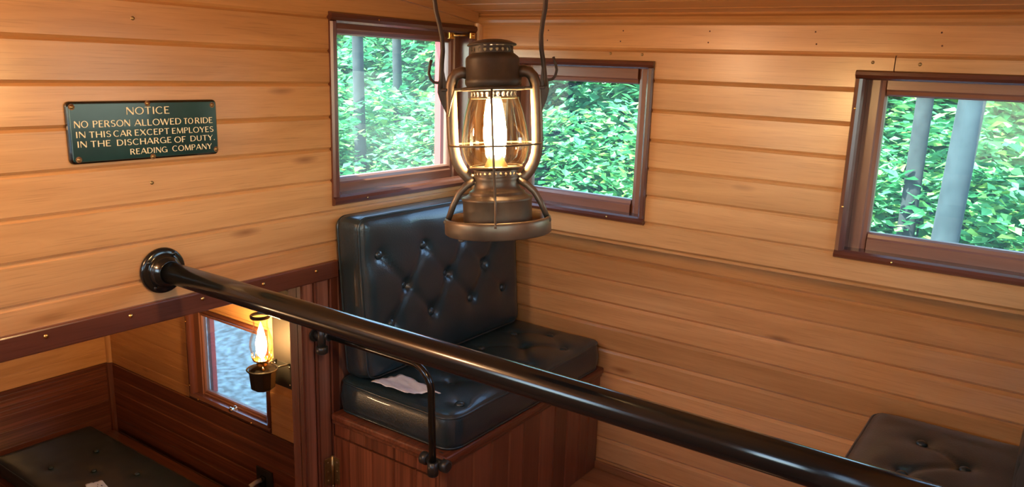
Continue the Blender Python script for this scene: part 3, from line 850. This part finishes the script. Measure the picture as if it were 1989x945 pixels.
# ------------------------------------------------------------ enamel notice on the left wall
sg = thing('enamel_sign', 'dark green enamel NOTICE sign with ivory capitals on the left wall', 'sign', (0.0, -1.116, 1.18))
put = W(sg)
SY0, SY1, SZ0, SZ1 = -1.2795, -0.9535, 1.1195, 1.2425
def rrect(y0, y1, z0, z1, r, n=6):
    p = []
    for (cy, cz, a0) in ((y1 - r, z1 - r, 0), (y0 + r, z1 - r, PI / 2), (y0 + r, z0 + r, PI), (y1 - r, z0 + r, 3 * PI / 2)):
        for k in range(n + 1):
            a = a0 + PI / 2 * k / n; p.append((cy + r * math.cos(a), cz + r * math.sin(a)))
    return p
def plate(rings):
    """stack of (outline, x) rings closed at the last"""
    mb = MB(); n = len(rings[0][0]); vs = []
    for ol, x in rings: vs += [(x, y, z) for y, z in ol]
    fs = [(i * n + k, i * n + (k + 1) % n, (i + 1) * n + (k + 1) % n, (i + 1) * n + k) for i in range(len(rings) - 1) for k in range(n)]
    fs.append(tuple(range((len(rings) - 1) * n, len(rings) * n))); fs.append(tuple(range(n - 1, -1, -1)))
    return mb.add(vs, fs)
def ins(d): return rrect(SY0 + d, SY1 - d, SZ0 + d, SZ1 - d, max(0.010 - d, 0.003))
put(plate([(ins(0), 0.0005), (ins(0), 0.004), (ins(0.0012), 0.0065), (ins(0.004), 0.0082)]), 'rim', M['enamel_edge'], None, 'black rim')
put(plate([(ins(0.004), 0.007), (ins(0.0042), 0.0096), (ins(0.0052), 0.0107)]), 'face', M['enamel'])
for (y, z) in ((-1.270, 1.232), (-1.117, 1.2365), (-0.967, 1.2305), (-1.265, 1.1295), (-1.113, 1.1255), (-0.9625, 1.1315)):
    put(MB().lathe([(0.0062, 0.0106), (0.0056, 0.0110), (0.0, 0.0110)], (0, y, z), 14, 'x'), 'chip', M['rust'])
    put(MB().lathe([(0.0036, 0.0108), (0.0034, 0.0118), (0.002, 0.0128), (0, 0.013)], (0, y, z), 12, 'x'), 'screw', M['old_brass'])
# lettering: broad-nib capitals, each stroke a thin raised ribbon; unit box 0..1 high
def arc(cx, cy, rx, ry, a0, a1, n=14):
    return [(cx + rx * math.cos(math.radians(a0 + (a1 - a0) * k / n)), cy + ry * math.sin(math.radians(a0 + (a1 - a0) * k / n))) for k in range(n + 1)]
T_, t_ = 0.17, 0.085
G = {
 'A': (0.86, [([(0.02, 0), (0.43, 1)], t_), ([(0.43, 1), (0.84, 0)], T_), ([(0.18, .33), (0.68, .33)], t_)]),
 'C': (0.84, [(arc(.46, .5, .40, .47, 48, 312, 20), None)]),
 'D': (0.86, [([(0.10, 0), (0.10, 1)], T_), ([(0.05, 1 - t_ / 2), (.36, 1 - t_ / 2)] + arc(.36, .5, .42, .5 - t_ / 2, 90, -90, 16) + [(.05, t_ / 2)], None)]),
 'E': (0.62, [([(0.10, 0), (0.10, 1)], T_), ([(.05, 1 - t_ / 2), (.58, 1 - t_ / 2)], t_), ([(.1, .53), (.48, .53)], t_), ([(.05, t_ / 2), (.60, t_ / 2)], t_)]),
 'F': (0.58, [([(0.10, 0), (0.10, 1)], T_), ([(.05, 1 - t_ / 2), (.56, 1 - t_ / 2)], t_), ([(.1, .50), (.46, .50)], t_)]),
 'G': (0.90, [(arc(.46, .5, .40, .47, 48, 330, 20), None), ([(.80, .02), (.80, .46)], T_), ([(.52, .44), (.86, .44)], t_)]),
 'H': (0.84, [([(.10, 0), (.10, 1)], T_), ([(.74, 0), (.74, 1)], T_), ([(.1, .52), (.74, .52)], t_)]),
 'I': (0.26, [([(.13, 0), (.13, 1)], T_)]),
 'L': (0.60, [([(.10, 0), (.10, 1)], T_), ([(.05, t_ / 2), (.58, t_ / 2)], t_)]),
 'M': (1.02, [([(.08, 0), (.14, 1)], t_), ([(.14, 1), (.51, .06)], T_), ([(.51, .06), (.88, 1)], t_), ([(.88, 1), (.93, 0)], T_)]),
 'N': (0.84, [([(.08, 0), (.08, 1)], t_), ([(.08, 1), (.76, 0)], T_), ([(.76, 0), (.76, 1)], t_)]),
 'O': (0.94, [(arc(.47, .5, .41, .47, 0, 360, 28), None)]),
 'P': (0.66, [([(.10, 0), (.10, 1)], T_), ([(.05, 1 - t_ / 2), (.36, 1 - t_ / 2)] + arc(.36, .73, .22, .27 - t_ / 2, 90, -90, 12) + [(.1, .5)], None)]),
 'R': (0.76, [([(.10, 0), (.10, 1)], T_), ([(.05, 1 - t_ / 2), (.36, 1 - t_ / 2)] + arc(.36, .74, .21, .26 - t_ / 2, 90, -90, 12) + [(.1, .52)], None), ([(.36, .5), (.68, 0)], T_)]),
 'S': (0.66, [(arc(.34, .74, .23, .22, 30, 230, 12) + arc(.32, .27, .25, .23, 65, -150, 14), None)]),
 'T': (0.72, [([(.36, 0), (.36, 1)], T_), ([(.02, 1 - t_ / 2), (.70, 1 - t_ / 2)], t_)]),
 'U': (0.82, [([(.10, 1), (.10, .35)] + arc(.40, .35, .30, .31, 180, 360, 14) + [(.70, 1)], None)]),
 'W': (1.18, [([(.03, 1), (.32, 0)], T_), ([(.32, 0), (.58, .95)], t_), ([(.58, .95), (.86, 0)], T_), ([(.86, 0), (1.14, 1)], t_)]),
 'X': (0.80, [([(.05, 1), (.75, 0)], T_), ([(.03, 0), (.73, 1)], t_)]),
 'Y': (0.78, [([(.03, 1), (.39, .46)], T_), ([(.39, .46), (.75, 1)], t_), ([(.39, .48), (.39, 0)], T_)]),
 '.': (0.26, [([(.13, 0.0), (.13, .15)], T_)]),
}
def ribbon(mb, pts, wid, fy, fz, x, sx, sz):
    """pts in glyph space -> flat ribbon just proud of the face"""
    P = [Vector((p[0] * sx, p[1] * sz)) for p in pts]; n = len(P)
    cl = (P[0] - P[-1]).length < 1e-6
    L, R = [], []
    for i in range(n):
        if cl: t = P[(i + 1) % (n - 1)] - P[(i - 1) % (n - 1)]
        else: t = P[min(i + 1, n - 1)] - P[max(i - 1, 0)]
        t.normalize(); nn = Vector((-t.y, t.x))
        w = (wid if wid else math.sqrt((T_ * abs(t.y)) ** 2 + (t_ * abs(t.x)) ** 2)) * sz * 0.5
        if not cl and i in (0, n - 1) and wid: w *= 1.14
        L.append(P[i] + nn * w); R.append(P[i] - nn * w)
    vs = []
    for a in L: vs.append((x, fy + a.x, fz + a.y))
    for a in R: vs.append((x, fy + a.x, fz + a.y))
    fs = [(i, i + 1, n + i + 1, n + i) for i in range(n - 1)]
    mb.add(vs, fs)
LINES = [('NOTICE', -1.1639, -1.0695, 1.2145, 0.0150), ('NO', -1.2688, -1.2419, 1.1917, 0.0130), ('PERSON', -1.2329, -1.1571, 1.1913, 0.0132), ('ALLOWED', -1.1483, -1.0440, 1.1909, 0.0132), ('TO', -1.0381, -1.0161, 1.1909, 0.0125), ('RIDE', -1.0114, -0.9680, 1.1910, 0.0127),
 ('IN', -1.2672, -1.2482, 1.1721, 0.0121), ('THIS', -1.2417, -1.1980, 1.1713, 0.0122), ('CAR', -1.1933, -1.1552, 1.1711, 0.0124), ('EXCEPT', -1.1494, -1.0729, 1.1711, 0.0124), ('EMPLOYES', -1.0670, -0.9669, 1.1711, 0.0122),
 ('IN', -1.2661, -1.2472, 1.1533, 0.0121), ('THE', -1.2405, -1.2001, 1.1528, 0.0122), ('DISCHARGE', -1.1882, -1.0694, 1.1524, 0.0124), ('OF', -1.0626, -1.0359, 1.1517, 0.0127), ('DUTY.', -1.0252, -0.9641, 1.1524, 0.0120),
 ('READING', -1.1618, -1.0800, 1.1328, 0.0117), ('COMPANY', -1.0687, -0.9735, 1.1332, 0.0121)]
for word, ya, yb, zb, cap in LINES:
    gap = 0.11
    tot = sum(G[c][0] for c in word) + gap * (len(word) - 1)
    sx = (yb - ya) / tot; u = 0.0; mb = MB()
    for c in word:
        wd, strokes = G[c]
        for k, (pts, wid) in enumerate(strokes):
            ribbon(mb, [(p[0] + u, p[1]) for p in pts], wid, ya, zb, 0.01125 + 0.00002 * k, sx, cap)
        u += wd + gap
    o = put(mb, 'lettering', M['ivory'])

# ------------------------------------------------------------ hanging lantern
S = 0.0007475
axis = (Z + RX * -0.062 + RZ * -0.050).normalized()
xl = (RX - axis * RX.dot(axis)).normalized(); yl = axis.cross(xl)
# base centre
bp = Vector((0.92598301, -1.11909433, 1.23573991)) + RX * (6 * S) + RY * (-182 * S)
lan = thing('hanging_lantern', 'lit bronze railroad lantern hanging from a wire bail in front of the windows', 'lantern', bp)
lan.matrix_world = frame(bp, xl, yl, axis)
def LP(mb, name, mat, parent=None, label=None, smooth=True):
    mb.v = [v * S for v in mb.v]
    o = bpy.data.objects.new(name, mb.mesh(name, mat)); COL.objects.link(o); o.parent = parent or lan
    if label: o['label'] = label
    return o
def pol(r, a, h): return (r * math.cos(a), r * math.sin(a), h)
base = LP(MB().lathe([(0, 6), (60, 4), (92, 1), (99, 0), (103, 3), (103, 27), (102, 31), (99, 33), (95, 31), (90, 20), (70, 17), (66, 16), (0, 16)], seg=64), 'base_pan', M['lantern'])
LP(MB().lathe([(0, 17), (66, 17), (66.5, 20), (66.5, 64), (68, 66), (68.5, 68.5), (67, 71), (62, 72), (56, 76), (53.5, 78), (54, 81), (51, 83), (46, 86), (43, 92), (42, 104), (44, 110), (43, 111)], seg=56), 'oil_tank', M['lantern'])
def perforated(r, h0, h1, n, seg=4):
    """band with round holes: posts between two hoops"""
    mb = MB(); rows = 9
    hh = [h0 + (h1 - h0) * k / (rows - 1) for k in range(rows)]; m = n * 8
    hr = (h1 - h0) * 0.23; cz = (h0 + h1) / 2; pitch = 2 * PI * r / n
    for layer in (0, 1):
        vs = []
        rr = r - layer * 1.2
        for hz_ in hh:
            for k in range(m): vs.append(pol(rr, 2 * PI * k / m, hz_))
        fs = []
        for i in range(rows - 1):
            for k in range(m):
                s_ = ((k + 0.5) / 8) % 1.0
                dx = (s_ - 0.5) * pitch; dz = (hh[i] + hh[i + 1]) / 2 - cz
                if math.hypot(dx, dz) < hr: continue
                fs.append((i * m + k, i * m + (k + 1) % m, (i + 1) * m + (k + 1) % m, (i + 1) * m + k))
        mb.add(vs, fs, True)
    return mb
LP(perforated(43, 110, 124, 26), 'burner_gallery', M['lantern'], None, 'gallery pierced by a row of round holes')
LP(MB().lathe([(43, 123), (48, 125), (51, 127), (51, 130), (47, 130)], seg=48), 'globe_seat', M['lantern'])
LP(MB().lathe([(0, 118), (26, 119), (24, 126), (17, 140), (13, 150), (0, 150)], seg=24), 'burner_cone', M['old_brass'], None, 'brass burner cone')
gl = [(49, 129), (54, 134), (59, 144), (62.5, 158), (63.5, 168), (63, 182), (60, 204), (55.5, 228), (50, 247), (46.5, 257)]
g_out = MB().lathe(gl, seg=56)
LP(g_out, 'globe', M['globe'], None, 'clear glass globe')
for (r_, h_) in ((49.5, 129.5), (46.5, 257)):
    LP(MB().tube([pol(r_, 2 * PI * k / 48, h_) for k in range(48)], 1.3, 8, closed=True), 'globe_rim', M['globe'])
fl = [(0, 146), (9, 149), (15, 156), (19.5, 168), (22, 182), (22, 198), (19, 216), (14, 232), (8, 246), (3, 256), (0, 259)]
LP(MB().lathe(fl, seg=24), 'flame', M['flame'], None, 'glowing warm white flame')
LP(perforated(43, 256, 272, 26), 'chimney_band', M['lantern_dark'])
LP(MB().lathe([(43, 271), (58, 271), (60, 272), (60, 276), (58, 277.5), (50, 279), (50, 281)], seg=60), 'crossplate', M['lantern_dark'], None, 'thin round plate above the globe')
LP(MB().bbox(-97, 97, -9, 9, 271.5, 277, 1.5), 'crossbar', M['lantern_dark'])
LP(MB().lathe([(50, 279), (53, 284), (53, 292), (50.5, 294), (50.5, 327), (49, 332), (43, 337), (40.5, 339)], seg=52), 'hood', M['lantern_dark'])
crown = LP(perforated(40, 338, 352, 22), 'crown', M['lantern_dark'])
LP(MB().lathe([(39.5, 351), (46, 353), (46.5, 355), (43, 357), (34, 361), (20, 364), (0, 365)], seg=48), 'cap', M['lantern_dark'])
tb = [(46, 303), (58, 306), (68, 303), (75, 295), (79, 283), (80, 268), (80.5, 230), (80.5, 190), (80, 168), (77.5, 150), (72, 134), (64, 120), (54, 109), (42, 102)]
for s in (-1, 1):
    LP(MB().tube([(s * x, 0, h) for x, h in tb], 10.8, 18), 'air_tube', M['lantern'])
    # bail lug
    lug = [(s * 84, 222), (s * 91, 232), (s * 100, 252), (s * 105, 270), (s * 104, 283), (s * 101, 296), (s * 99, 312), (s * 92, 312), (s * 89, 292), (s * 84, 276), (s * 82, 250)]
    LP(MB().prism([(a, b) for a, b in lug], (0, -3, 0), X, Z, Y, 6), 'bail_lug', M['lantern_dark'])
    LP(MB().tube([(s * 96, 0, 290), (s * 104, 0, 288), (s * 111, 0, 289), (s * 117, 0, 295), (s * 120, 0, 306), (s * 117, 0, 320), (s * 114, 0, 330)], 2.6, 10), 'hook', M['lantern_dark'])
    # strap leg from the collar out to the base
    LP(MB().tube([(s * 42, -8, 104), (s * 58, -10, 94), (s * 72, -10, 80), (s * 84, -9, 58), (s * 95, -8, 30)], [7, 7, 6.5, 6, 5.5], 10), 'strap', M['lantern'])
    LP(MB().ball((s * 98, -24, 27), 5, 4, 5), 'rivet', M['lantern_dark'])
bail = [(98, 276), (97, 300), (95, 322), (92, 345), (92, 370), (96, 395), (101, 418), (103, 440), (103, 470), (99, 505), (86, 545), (60, 585), (30, 606), (0, 612)]
LP(MB().tube([(-x, 0, h) for x, h in bail] + [(x, 0, h) for x, h in bail[-2::-1]], 4.4, 12), 'bail', M['lantern_dark'], None, 'black bent wire bail')
# wire guard
LP(MB().tube([pol(88, 2 * PI * k / 56, 171) for k in range(56)], 1.9, 8, closed=True), 'guard_ring', M['lantern'])
for s in (-1, 1):
    LP(MB().tube([(0, s * 58, 273), (0, s * 76, 262), (0, s * 86, 230), (0, s * 88, 171), (0, s * 84, 120), (0, s * 74, 80), (0, s * 72, 70), (0, s * 86, 45), (0, s * 100, 32), (0, s * 103.5, 24)], 2.3, 8), 'guard_wire', M['lantern'])
LP(MB().tube([(-70, -40, 272), (-76, -48, 250), (-84, -30, 226)], 1.3, 6), 'lift_wire', M['lantern'])
LP(MB().ball((-66, -66, -1), 6, 6, 5), 'foot', M['lantern_dark'])
# the hook it hangs from
top = lan.matrix_world @ Vector((0, 0, 612 * S))
mb = MB().tube([(top.x, top.y, ceil_z(top.y)), (top.x, top.y + 0.0, top.z + 0.02), (top.x + 0.008, top.y, top.z + 0.008), (top.x + 0.004, top.y, top.z - 0.005), (top.x - 0.006, top.y, top.z - 0.004)], 0.0028, 8)
mb.build('hook', M['dark_iron'], ceiling)

# ------------------------------------------------------------ oil lamp on the lower side wall
lx, ly = -1.2235, 0.030
ol = thing('oil_lamp', 'small lit oil lamp with glass chimney bracketed beside the lower window', 'lamp', (lx, LW, -0.1))
put = W(ol)
PX0, PX1 = -1.302, -1.165
pl = put(MB().bbox(PX0, PX1, LW - 0.007, LW - 0.001, -0.142, 0.322, 0.002), 'reflector_plate', M['tin'], None, 'tall dark tin reflector plate')
br = put(MB().bbox(PX0 - 0.004, PX1 + 0.004, LW - 0.012, LW - 0.0065, -0.150, -0.028, 0.002), 'bracket_plate', M['dark_iron'])
for (x, z) in ((-1.286, -0.045), (-1.181, -0.045), (-1.286, -0.130), (-1.181, -0.130)):
    put(MB().ball((x, LW - 0.012, z), 0.005, 0.003, 0.005, 10, 6), 'rivet', M['steel'], br)
for (x, z) in ((-1.19, 0.30), (-1.28, 0.30)):
    put(MB().ball((x, LW - 0.007, z), 0.005, 0.003, 0.005, 10, 6), 'rivet', M['steel'], pl)
ring = [(lx + 0.066 * math.cos(2 * PI * k / 32), ly + 0.066 * math.sin(2 * PI * k / 32), -0.024) for k in range(32)]
mb = MB().tube(ring, 0.004, 8, closed=True)
mb.tube([(lx - 0.035, ly + 0.056, -0.024), (lx - 0.05, LW - 0.012, -0.026)], 0.004, 8)
mb.tube([(lx + 0.035, ly + 0.056, -0.024), (lx + 0.045, LW - 0.012, -0.026)], 0.004, 8)
put(mb, 'bracket_ring', M['dark_iron'])
put(MB().lathe([(0, -0.122), (0.040, -0.121), (0.050, -0.114), (0.054, -0.108), (0.060, -0.040), (0.062, -0.030), (0.060, -0.022), (0.045, -0.014), (0.026, -0.008), (0.0, -0.006)], (lx, ly, 0), 10, smooth=False), 'oil_font', M['dark_iron'])
put(MB().lathe([(0.022, -0.010), (0.026, 0.000), (0.020, 0.008), (0.027, 0.014), (0.038, 0.018), (0.041, 0.024), (0.036, 0.026), (0.022, 0.020), (0.012, 0.028), (0.0, 0.030)], (lx, ly, 0), 24), 'burner', M['brass'], None, 'brass burner')
for k in range(8):
    a = 2 * PI * k / 8
    put(MB().tube([(lx + 0.038 * math.cos(a), ly + 0.038 * math.sin(a), 0.020), (lx + 0.044 * math.cos(a), ly + 0.044 * math.sin(a), 0.036), (lx + 0.041 * math.cos(a), ly + 0.041 * math.sin(a), 0.046)], 0.0022, 6), 'prong', M['brass'])
put(MB().tube([(lx + 0.03, ly - 0.02, 0.006), (lx + 0.066, ly - 0.045, 0.004)], 0.002, 6).ball((lx + 0.07, ly - 0.047, 0.004), 0.008, 0.004, 0.008), 'wick_knob', M['brass'])
put(MB().lathe([(0.036, 0.022), (0.037, 0.034), (0.046, 0.058), (0.0515, 0.080), (0.052, 0.096), (0.048, 0.118), (0.040, 0.144), (0.033, 0.168), (0.031, 0.190), (0.033, 0.206), (0.040, 0.218), (0.0415, 0.222)], (lx, ly, 0), 40), 'glass_chimney', M['chimney'], None, 'clear glass chimney')
put(MB().lathe([(0.0425, 0.216), (0.0435, 0.220), (0.0435, 0.230), (0.041, 0.232), (0.036, 0.230), (0.036, 0.220)], (lx, ly, 0), 32), 'smoke_collar', M['dark_iron'])
put(MB().lathe([(0, 0.028), (0.010, 0.034), (0.019, 0.052), (0.0235, 0.074), (0.020, 0.098), (0.012, 0.124), (0.0065, 0.148), (0.003, 0.166), (0, 0.176)], (lx, ly, 0), 20), 'flame', M['flame2'], None, 'glowing yellow flame')

# ------------------------------------------------------------ switch on the wainscot
sw = thing('wall_switch', 'black wall switch with ivory lever on the mahogany wainscot', 'switch', (-1.40, LW - 0.008, -0.68))
put = W(sw)
put(MB().bbox(-1.462, -1.338, LW - 0.016, LW - 0.0085, -0.80, -0.628, 0.003), 'plate', M['dark_iron'])
put(MB().bbox(-1.425, -1.385, LW - 0.022, LW - 0.015, -0.735, -0.665, 0.003), 'boss', M['iron'])
put(MB().tube([(-1.418, LW - 0.020, -0.690), (-1.425, LW - 0.05, -0.694), (-1.43, LW - 0.075, -0.706)], [0.012, 0.011, 0.013], 10), 'lever', M['cord'], None, 'ivory lever')

# ------------------------------------------------------------ lower bench with its long cushion
lb = thing('bench_box', 'low mahogany bench box beyond the opening at lower left', 'bench', (-1.8, -0.2, -1.2))
put = W(lb)
bx0, bx1 = FAR + 0.026, -0.55
put(MB().box(bx0, bx1 - 0.02, -0.500, LW - 0.028, -1.198, -0.862), 'carcass', M['mahog_x'])
put(MB().bbox(bx0, bx1, -0.536, LW - 0.026, -0.860, -0.838, 0.005), 'top_board', M['mahog_x'])
n = 22
for k in range(n):
    w_ = (bx1 - 0.02 - bx0) / n
    mb = MB(); board(mb, Vector((bx0 + k * w_, -0.516, -1.198)), Z, -Y, X, 0.335, w_ - 0.001, 0.015, 0.002, 0.002)
    put(mb, 'front_plank', M['cab_z'])
lc = [(x, y) for x in (0.35, 0.75, 1.15, 1.55, 1.95) for y in (0.13, 0.36)] + [(x, 0.245) for x in (0.55, 0.95, 1.35, 1.75)]
cushion('bench_cushion', 'long flat charcoal leather cushion on the low bench at lower left', 'cushion',
        frame((FAR + 0.028, -0.505, -0.836), X, Y, Z), 2.10, 0.500, 0.080, lc, None, r=0.02, nu=90, nv=30, dimple=0.010, puff=0.008)
paper('small white paper on the low bench cushion at lower left', (-2.05, -0.36, -0.745), [(-2.14, -0.355), (-2.115, -0.285), (-1.97, -0.31), (-2.0, -0.40)], -0.752)

# ------------------------------------------------------------ outside: ballast, wooded bank, bushes and trees
mb = MB()
nx, ny = 70, 26
vs = []
for i in range(nx + 1):
    for j in range(ny + 1):
        x = -34 + i * 0.62; y = 0.9 + j * 0.55
        h = -2.45 + (0.0 if y < 3.6 else (y - 3.6) * 0.20) + 0.07 * noise.noise(Vector((x * 1.3, y * 1.3, 0)))
        vs.append((x, y, h))
mb.add(vs, [(i * (ny + 1) + j, (i + 1) * (ny + 1) + j, (i + 1) * (ny + 1) + j + 1, i * (ny + 1) + j + 1) for i in range(nx) for j in range(ny)], True)
ground = structure('ground', mb, M['ballast'])
mb = MB().box(-60, 40, -40, 0.9, -2.8, -2.5)
structure('ground_trackbed', mb, M['ballast'])
mb = MB(); nx, ny = 60, 16; vs = []
for i in range(nx + 1):
    for j in range(ny + 1):
        x = -52 + i * 1.2; y = 14.5 + j * 0.9
        h = -0.6 + j * 0.22 + 0.9 * noise.noise(Vector((x * 0.25, y * 0.25, 3.1)))
        vs.append((x, y + 0.8 * noise.noise(Vector((x * .3, j * .4, 9))), h))
mb.add(vs, [(i * (ny + 1) + j, (i + 1) * (ny + 1) + j, (i + 1) * (ny + 1) + j + 1, i * (ny + 1) + j + 1) for i in range(nx) for j in range(ny)], True)
structure('ground_bank', mb, M['bank'])

def leaf_mesh(name, n, rx, ry, rz, size, mat, rnd, hollow=0.35):
    vs = []; fs = []
    k = 0
    while k < n:
        p = Vector((rnd.uniform(-1, 1), rnd.uniform(-1, 1), rnd.uniform(-1, 1)))
        d = p.length
        if d > 1 or d < hollow * rnd.random(): continue
        # clumps and gaps
        if noise.noise(p * 2.6 + Vector((n, 0, 0))) < -0.16: continue
        c = Vector((p.x * rx, p.y * ry, p.z * rz))
        a = rnd.uniform(0, 2 * PI); s = size * rnd.uniform(0.6, 1.45)
        u = Vector((math.cos(a), math.sin(a), rnd.uniform(-0.5, 0.25))).normalized()
        w = Vector((-math.sin(a), math.cos(a), rnd.uniform(-0.7, 0.7))).normalized()
        nn = u.cross(w).normalized()
        o = len(vs)
        vs += [c - u * s * 0.5, c - w * s * 0.33 + nn * s * .08, c + u * s * 0.5, c + w * s * 0.33 + nn * s * .08]
        fs += [(o, o + 1, o + 2), (o, o + 2, o + 3)]
        k += 1
    me = bpy.data.meshes.new(name); me.from_pydata([tuple(v) for v in vs], [], fs); me.materials.append(mat)
    return me
rl = random.Random(3)
BUSH = [leaf_mesh('foliage', 2600, 1.0, 0.85, 0.95, 0.115, M['leaf_a' if k % 2 else 'leaf_b'], rl) for k in range(4)]
CROWN = [leaf_mesh('foliage', 4200, 1.9, 1.8, 1.7, 0.17, M['leaf_b' if k % 3 else 'leaf_a'], rl) for k in range(3)]
def stems(r0, h, n, rnd, mat_key='bark'):
    mb = MB()
    for k in range(n):
        a = rnd.uniform(0, 2 * PI); l = h * rnd.uniform(0.7, 1.1)
        mb.tube([(0.05 * math.cos(a), 0.05 * math.sin(a), -0.1), (0.25 * math.cos(a), 0.25 * math.sin(a), l * 0.5), (0.45 * math.cos(a + .3), 0.45 * math.sin(a + .3), l)], [r0, r0 * .7, r0 * .3], 6)
    return mb.mesh('stems', M[mat_key])
STEM = [stems(0.025, 1.3, 5, rl) for k in range(3)]
def gz(y): return -2.45 + (0.0 if y < 3.6 else (y - 3.6) * 0.20)
nbush = 0
def seen_from(x, y):
    """which window a plant at (x, y) stands outside of, for its label"""
    if x < -0.6 * y: return 'outside the corner window on the left wall'
    if x < -0.25 * y: return 'outside the middle window behind the lantern'
    return 'outside the right-hand window'
def bush(x, y, s, zc, label):
    global nbush
    r = thing('bush', label, 'bush', (x, y, gz(y)), 'bushes outside the windows')
    k = rl.randrange(4)
    f = bpy.data.objects.new('foliage', BUSH[k]); COL.objects.link(f); f.parent = r; f['kind'] = 'stuff'
    hgt = zc - gz(y)
    f.location = (0, 0, hgt); f.scale = (s, s, s * 1.0); f.rotation_euler = (rl.uniform(-.3, .3), rl.uniform(-.3, .3), rl.uniform(0, 6.28))
    st = bpy.data.objects.new('stems', STEM[k % 3]); COL.objects.link(st); st.parent = r; st.scale = (s, s, max(hgt, 0.3) / 1.3)
    nbush += 1
def tree(x, y, h, r0, lab, lean=0.0, pale=False, crowns=((0, 0, 3.6),), cs=1.0):
    t = thing('forest_tree', lab, 'tree', (x, y, gz(y) - 0.05), 'trees beyond the windows')
    pts = []; rs = []
    for k in range(9):
        f = k / 8
        pts.append((lean * h * f + 0.10 * noise.noise(Vector((x, f * 3, 0))), 0.10 * noise.noise(Vector((y, f * 3, 5))), h * f)); rs.append(r0 * (1.15 - 0.75 * f))
    MB().tube(pts, rs, 12).build('trunk', M['bark_pale' if pale else 'bark'], t)
    for cx, cy, cz in crowns:
        f = bpy.data.objects.new('foliage', CROWN[rl.randrange(3)]); COL.objects.link(f); f.parent = t; f['kind'] = 'stuff'
        f.location = (cx + lean * cz, cy, cz); f.scale = (cs, cs, cs); f.rotation_euler = (0, 0, rl.uniform(0, 6.28))
# low brush along the edge of the wood (seen through the upper windows), then taller growth behind
for i in range(13):
    x = -9.5 + i * 1.0 + rl.uniform(-.25, .25)
    y = 5.6 + rl.uniform(-.4, .5)
    bush(x, y, rl.uniform(0.9, 1.2), rl.uniform(-0.1, 0.35), 'low green bush in the nearest row ' + seen_from(x, y))
for i in range(15):
    x = -15 + i * 1.3 + rl.uniform(-.3, .3)
    y = 7.8 + rl.uniform(-.5, .5)
    bush(x, y, rl.uniform(1.3, 1.7), rl.uniform(0.5, 1.3), 'mid-height green bush in the second row ' + seen_from(x, y))
for i in range(16):
    x = -19 + i * 1.7 + rl.uniform(-.3, .3)
    bush(x, 9.4 + rl.uniform(-.3, .3), rl.uniform(1.5, 1.9), rl.uniform(1.6, 2.6), 'tall green bush in the back row ' + seen_from(x, y))
for i in range(14):
    x = -20 + i * 1.9 + rl.uniform(-.5, .5)
    tree(x, 10.5 + rl.uniform(-.8, .8), 3.4, rl.uniform(0.10, 0.17), 'young leafy tree behind the bushes ' + seen_from(x, 10.5), crowns=((0, 0, 2.3),))
for i in range(9):
    x = -23 + i * 2.9 + rl.uniform(-.5, .5)
    tree(x, 13.2 + rl.uniform(-.6, .6), 3.8, rl.uniform(0.12, 0.2), 'young tree farthest back in the wood ' + seen_from(x, 13.2), crowns=((0, 0, 2.3),), cs=1.25)
# the trunks that stand out
tree(-5.9, 5.0, 13.5, 0.075, 'dark tree trunk nearest the left edge of the corner window', crowns=((0, 0.6, 12.6),))
tree(-6.6, 6.4, 13.5, 0.07, 'dark slim trunk second from the left through the corner window', crowns=((0, 0.6, 12.6),))
tree(-3.55, 4.8, 13.5, 0.11, 'pale blue-grey trunk at the right side of the corner window', pale=True, crowns=((0, 0.6, 12.6),))
tree(0.86, 4.5, 13.5, 0.095, 'broad pale trunk close outside the right-hand window', lean=0.03, pale=True, crowns=((0, 0.6, 12.8),))
tree(0.52, 5.2, 13.5, 0.07, 'darker trunk just left of the broad pale one outside the right-hand window', crowns=((0, 0.6, 12.8),))
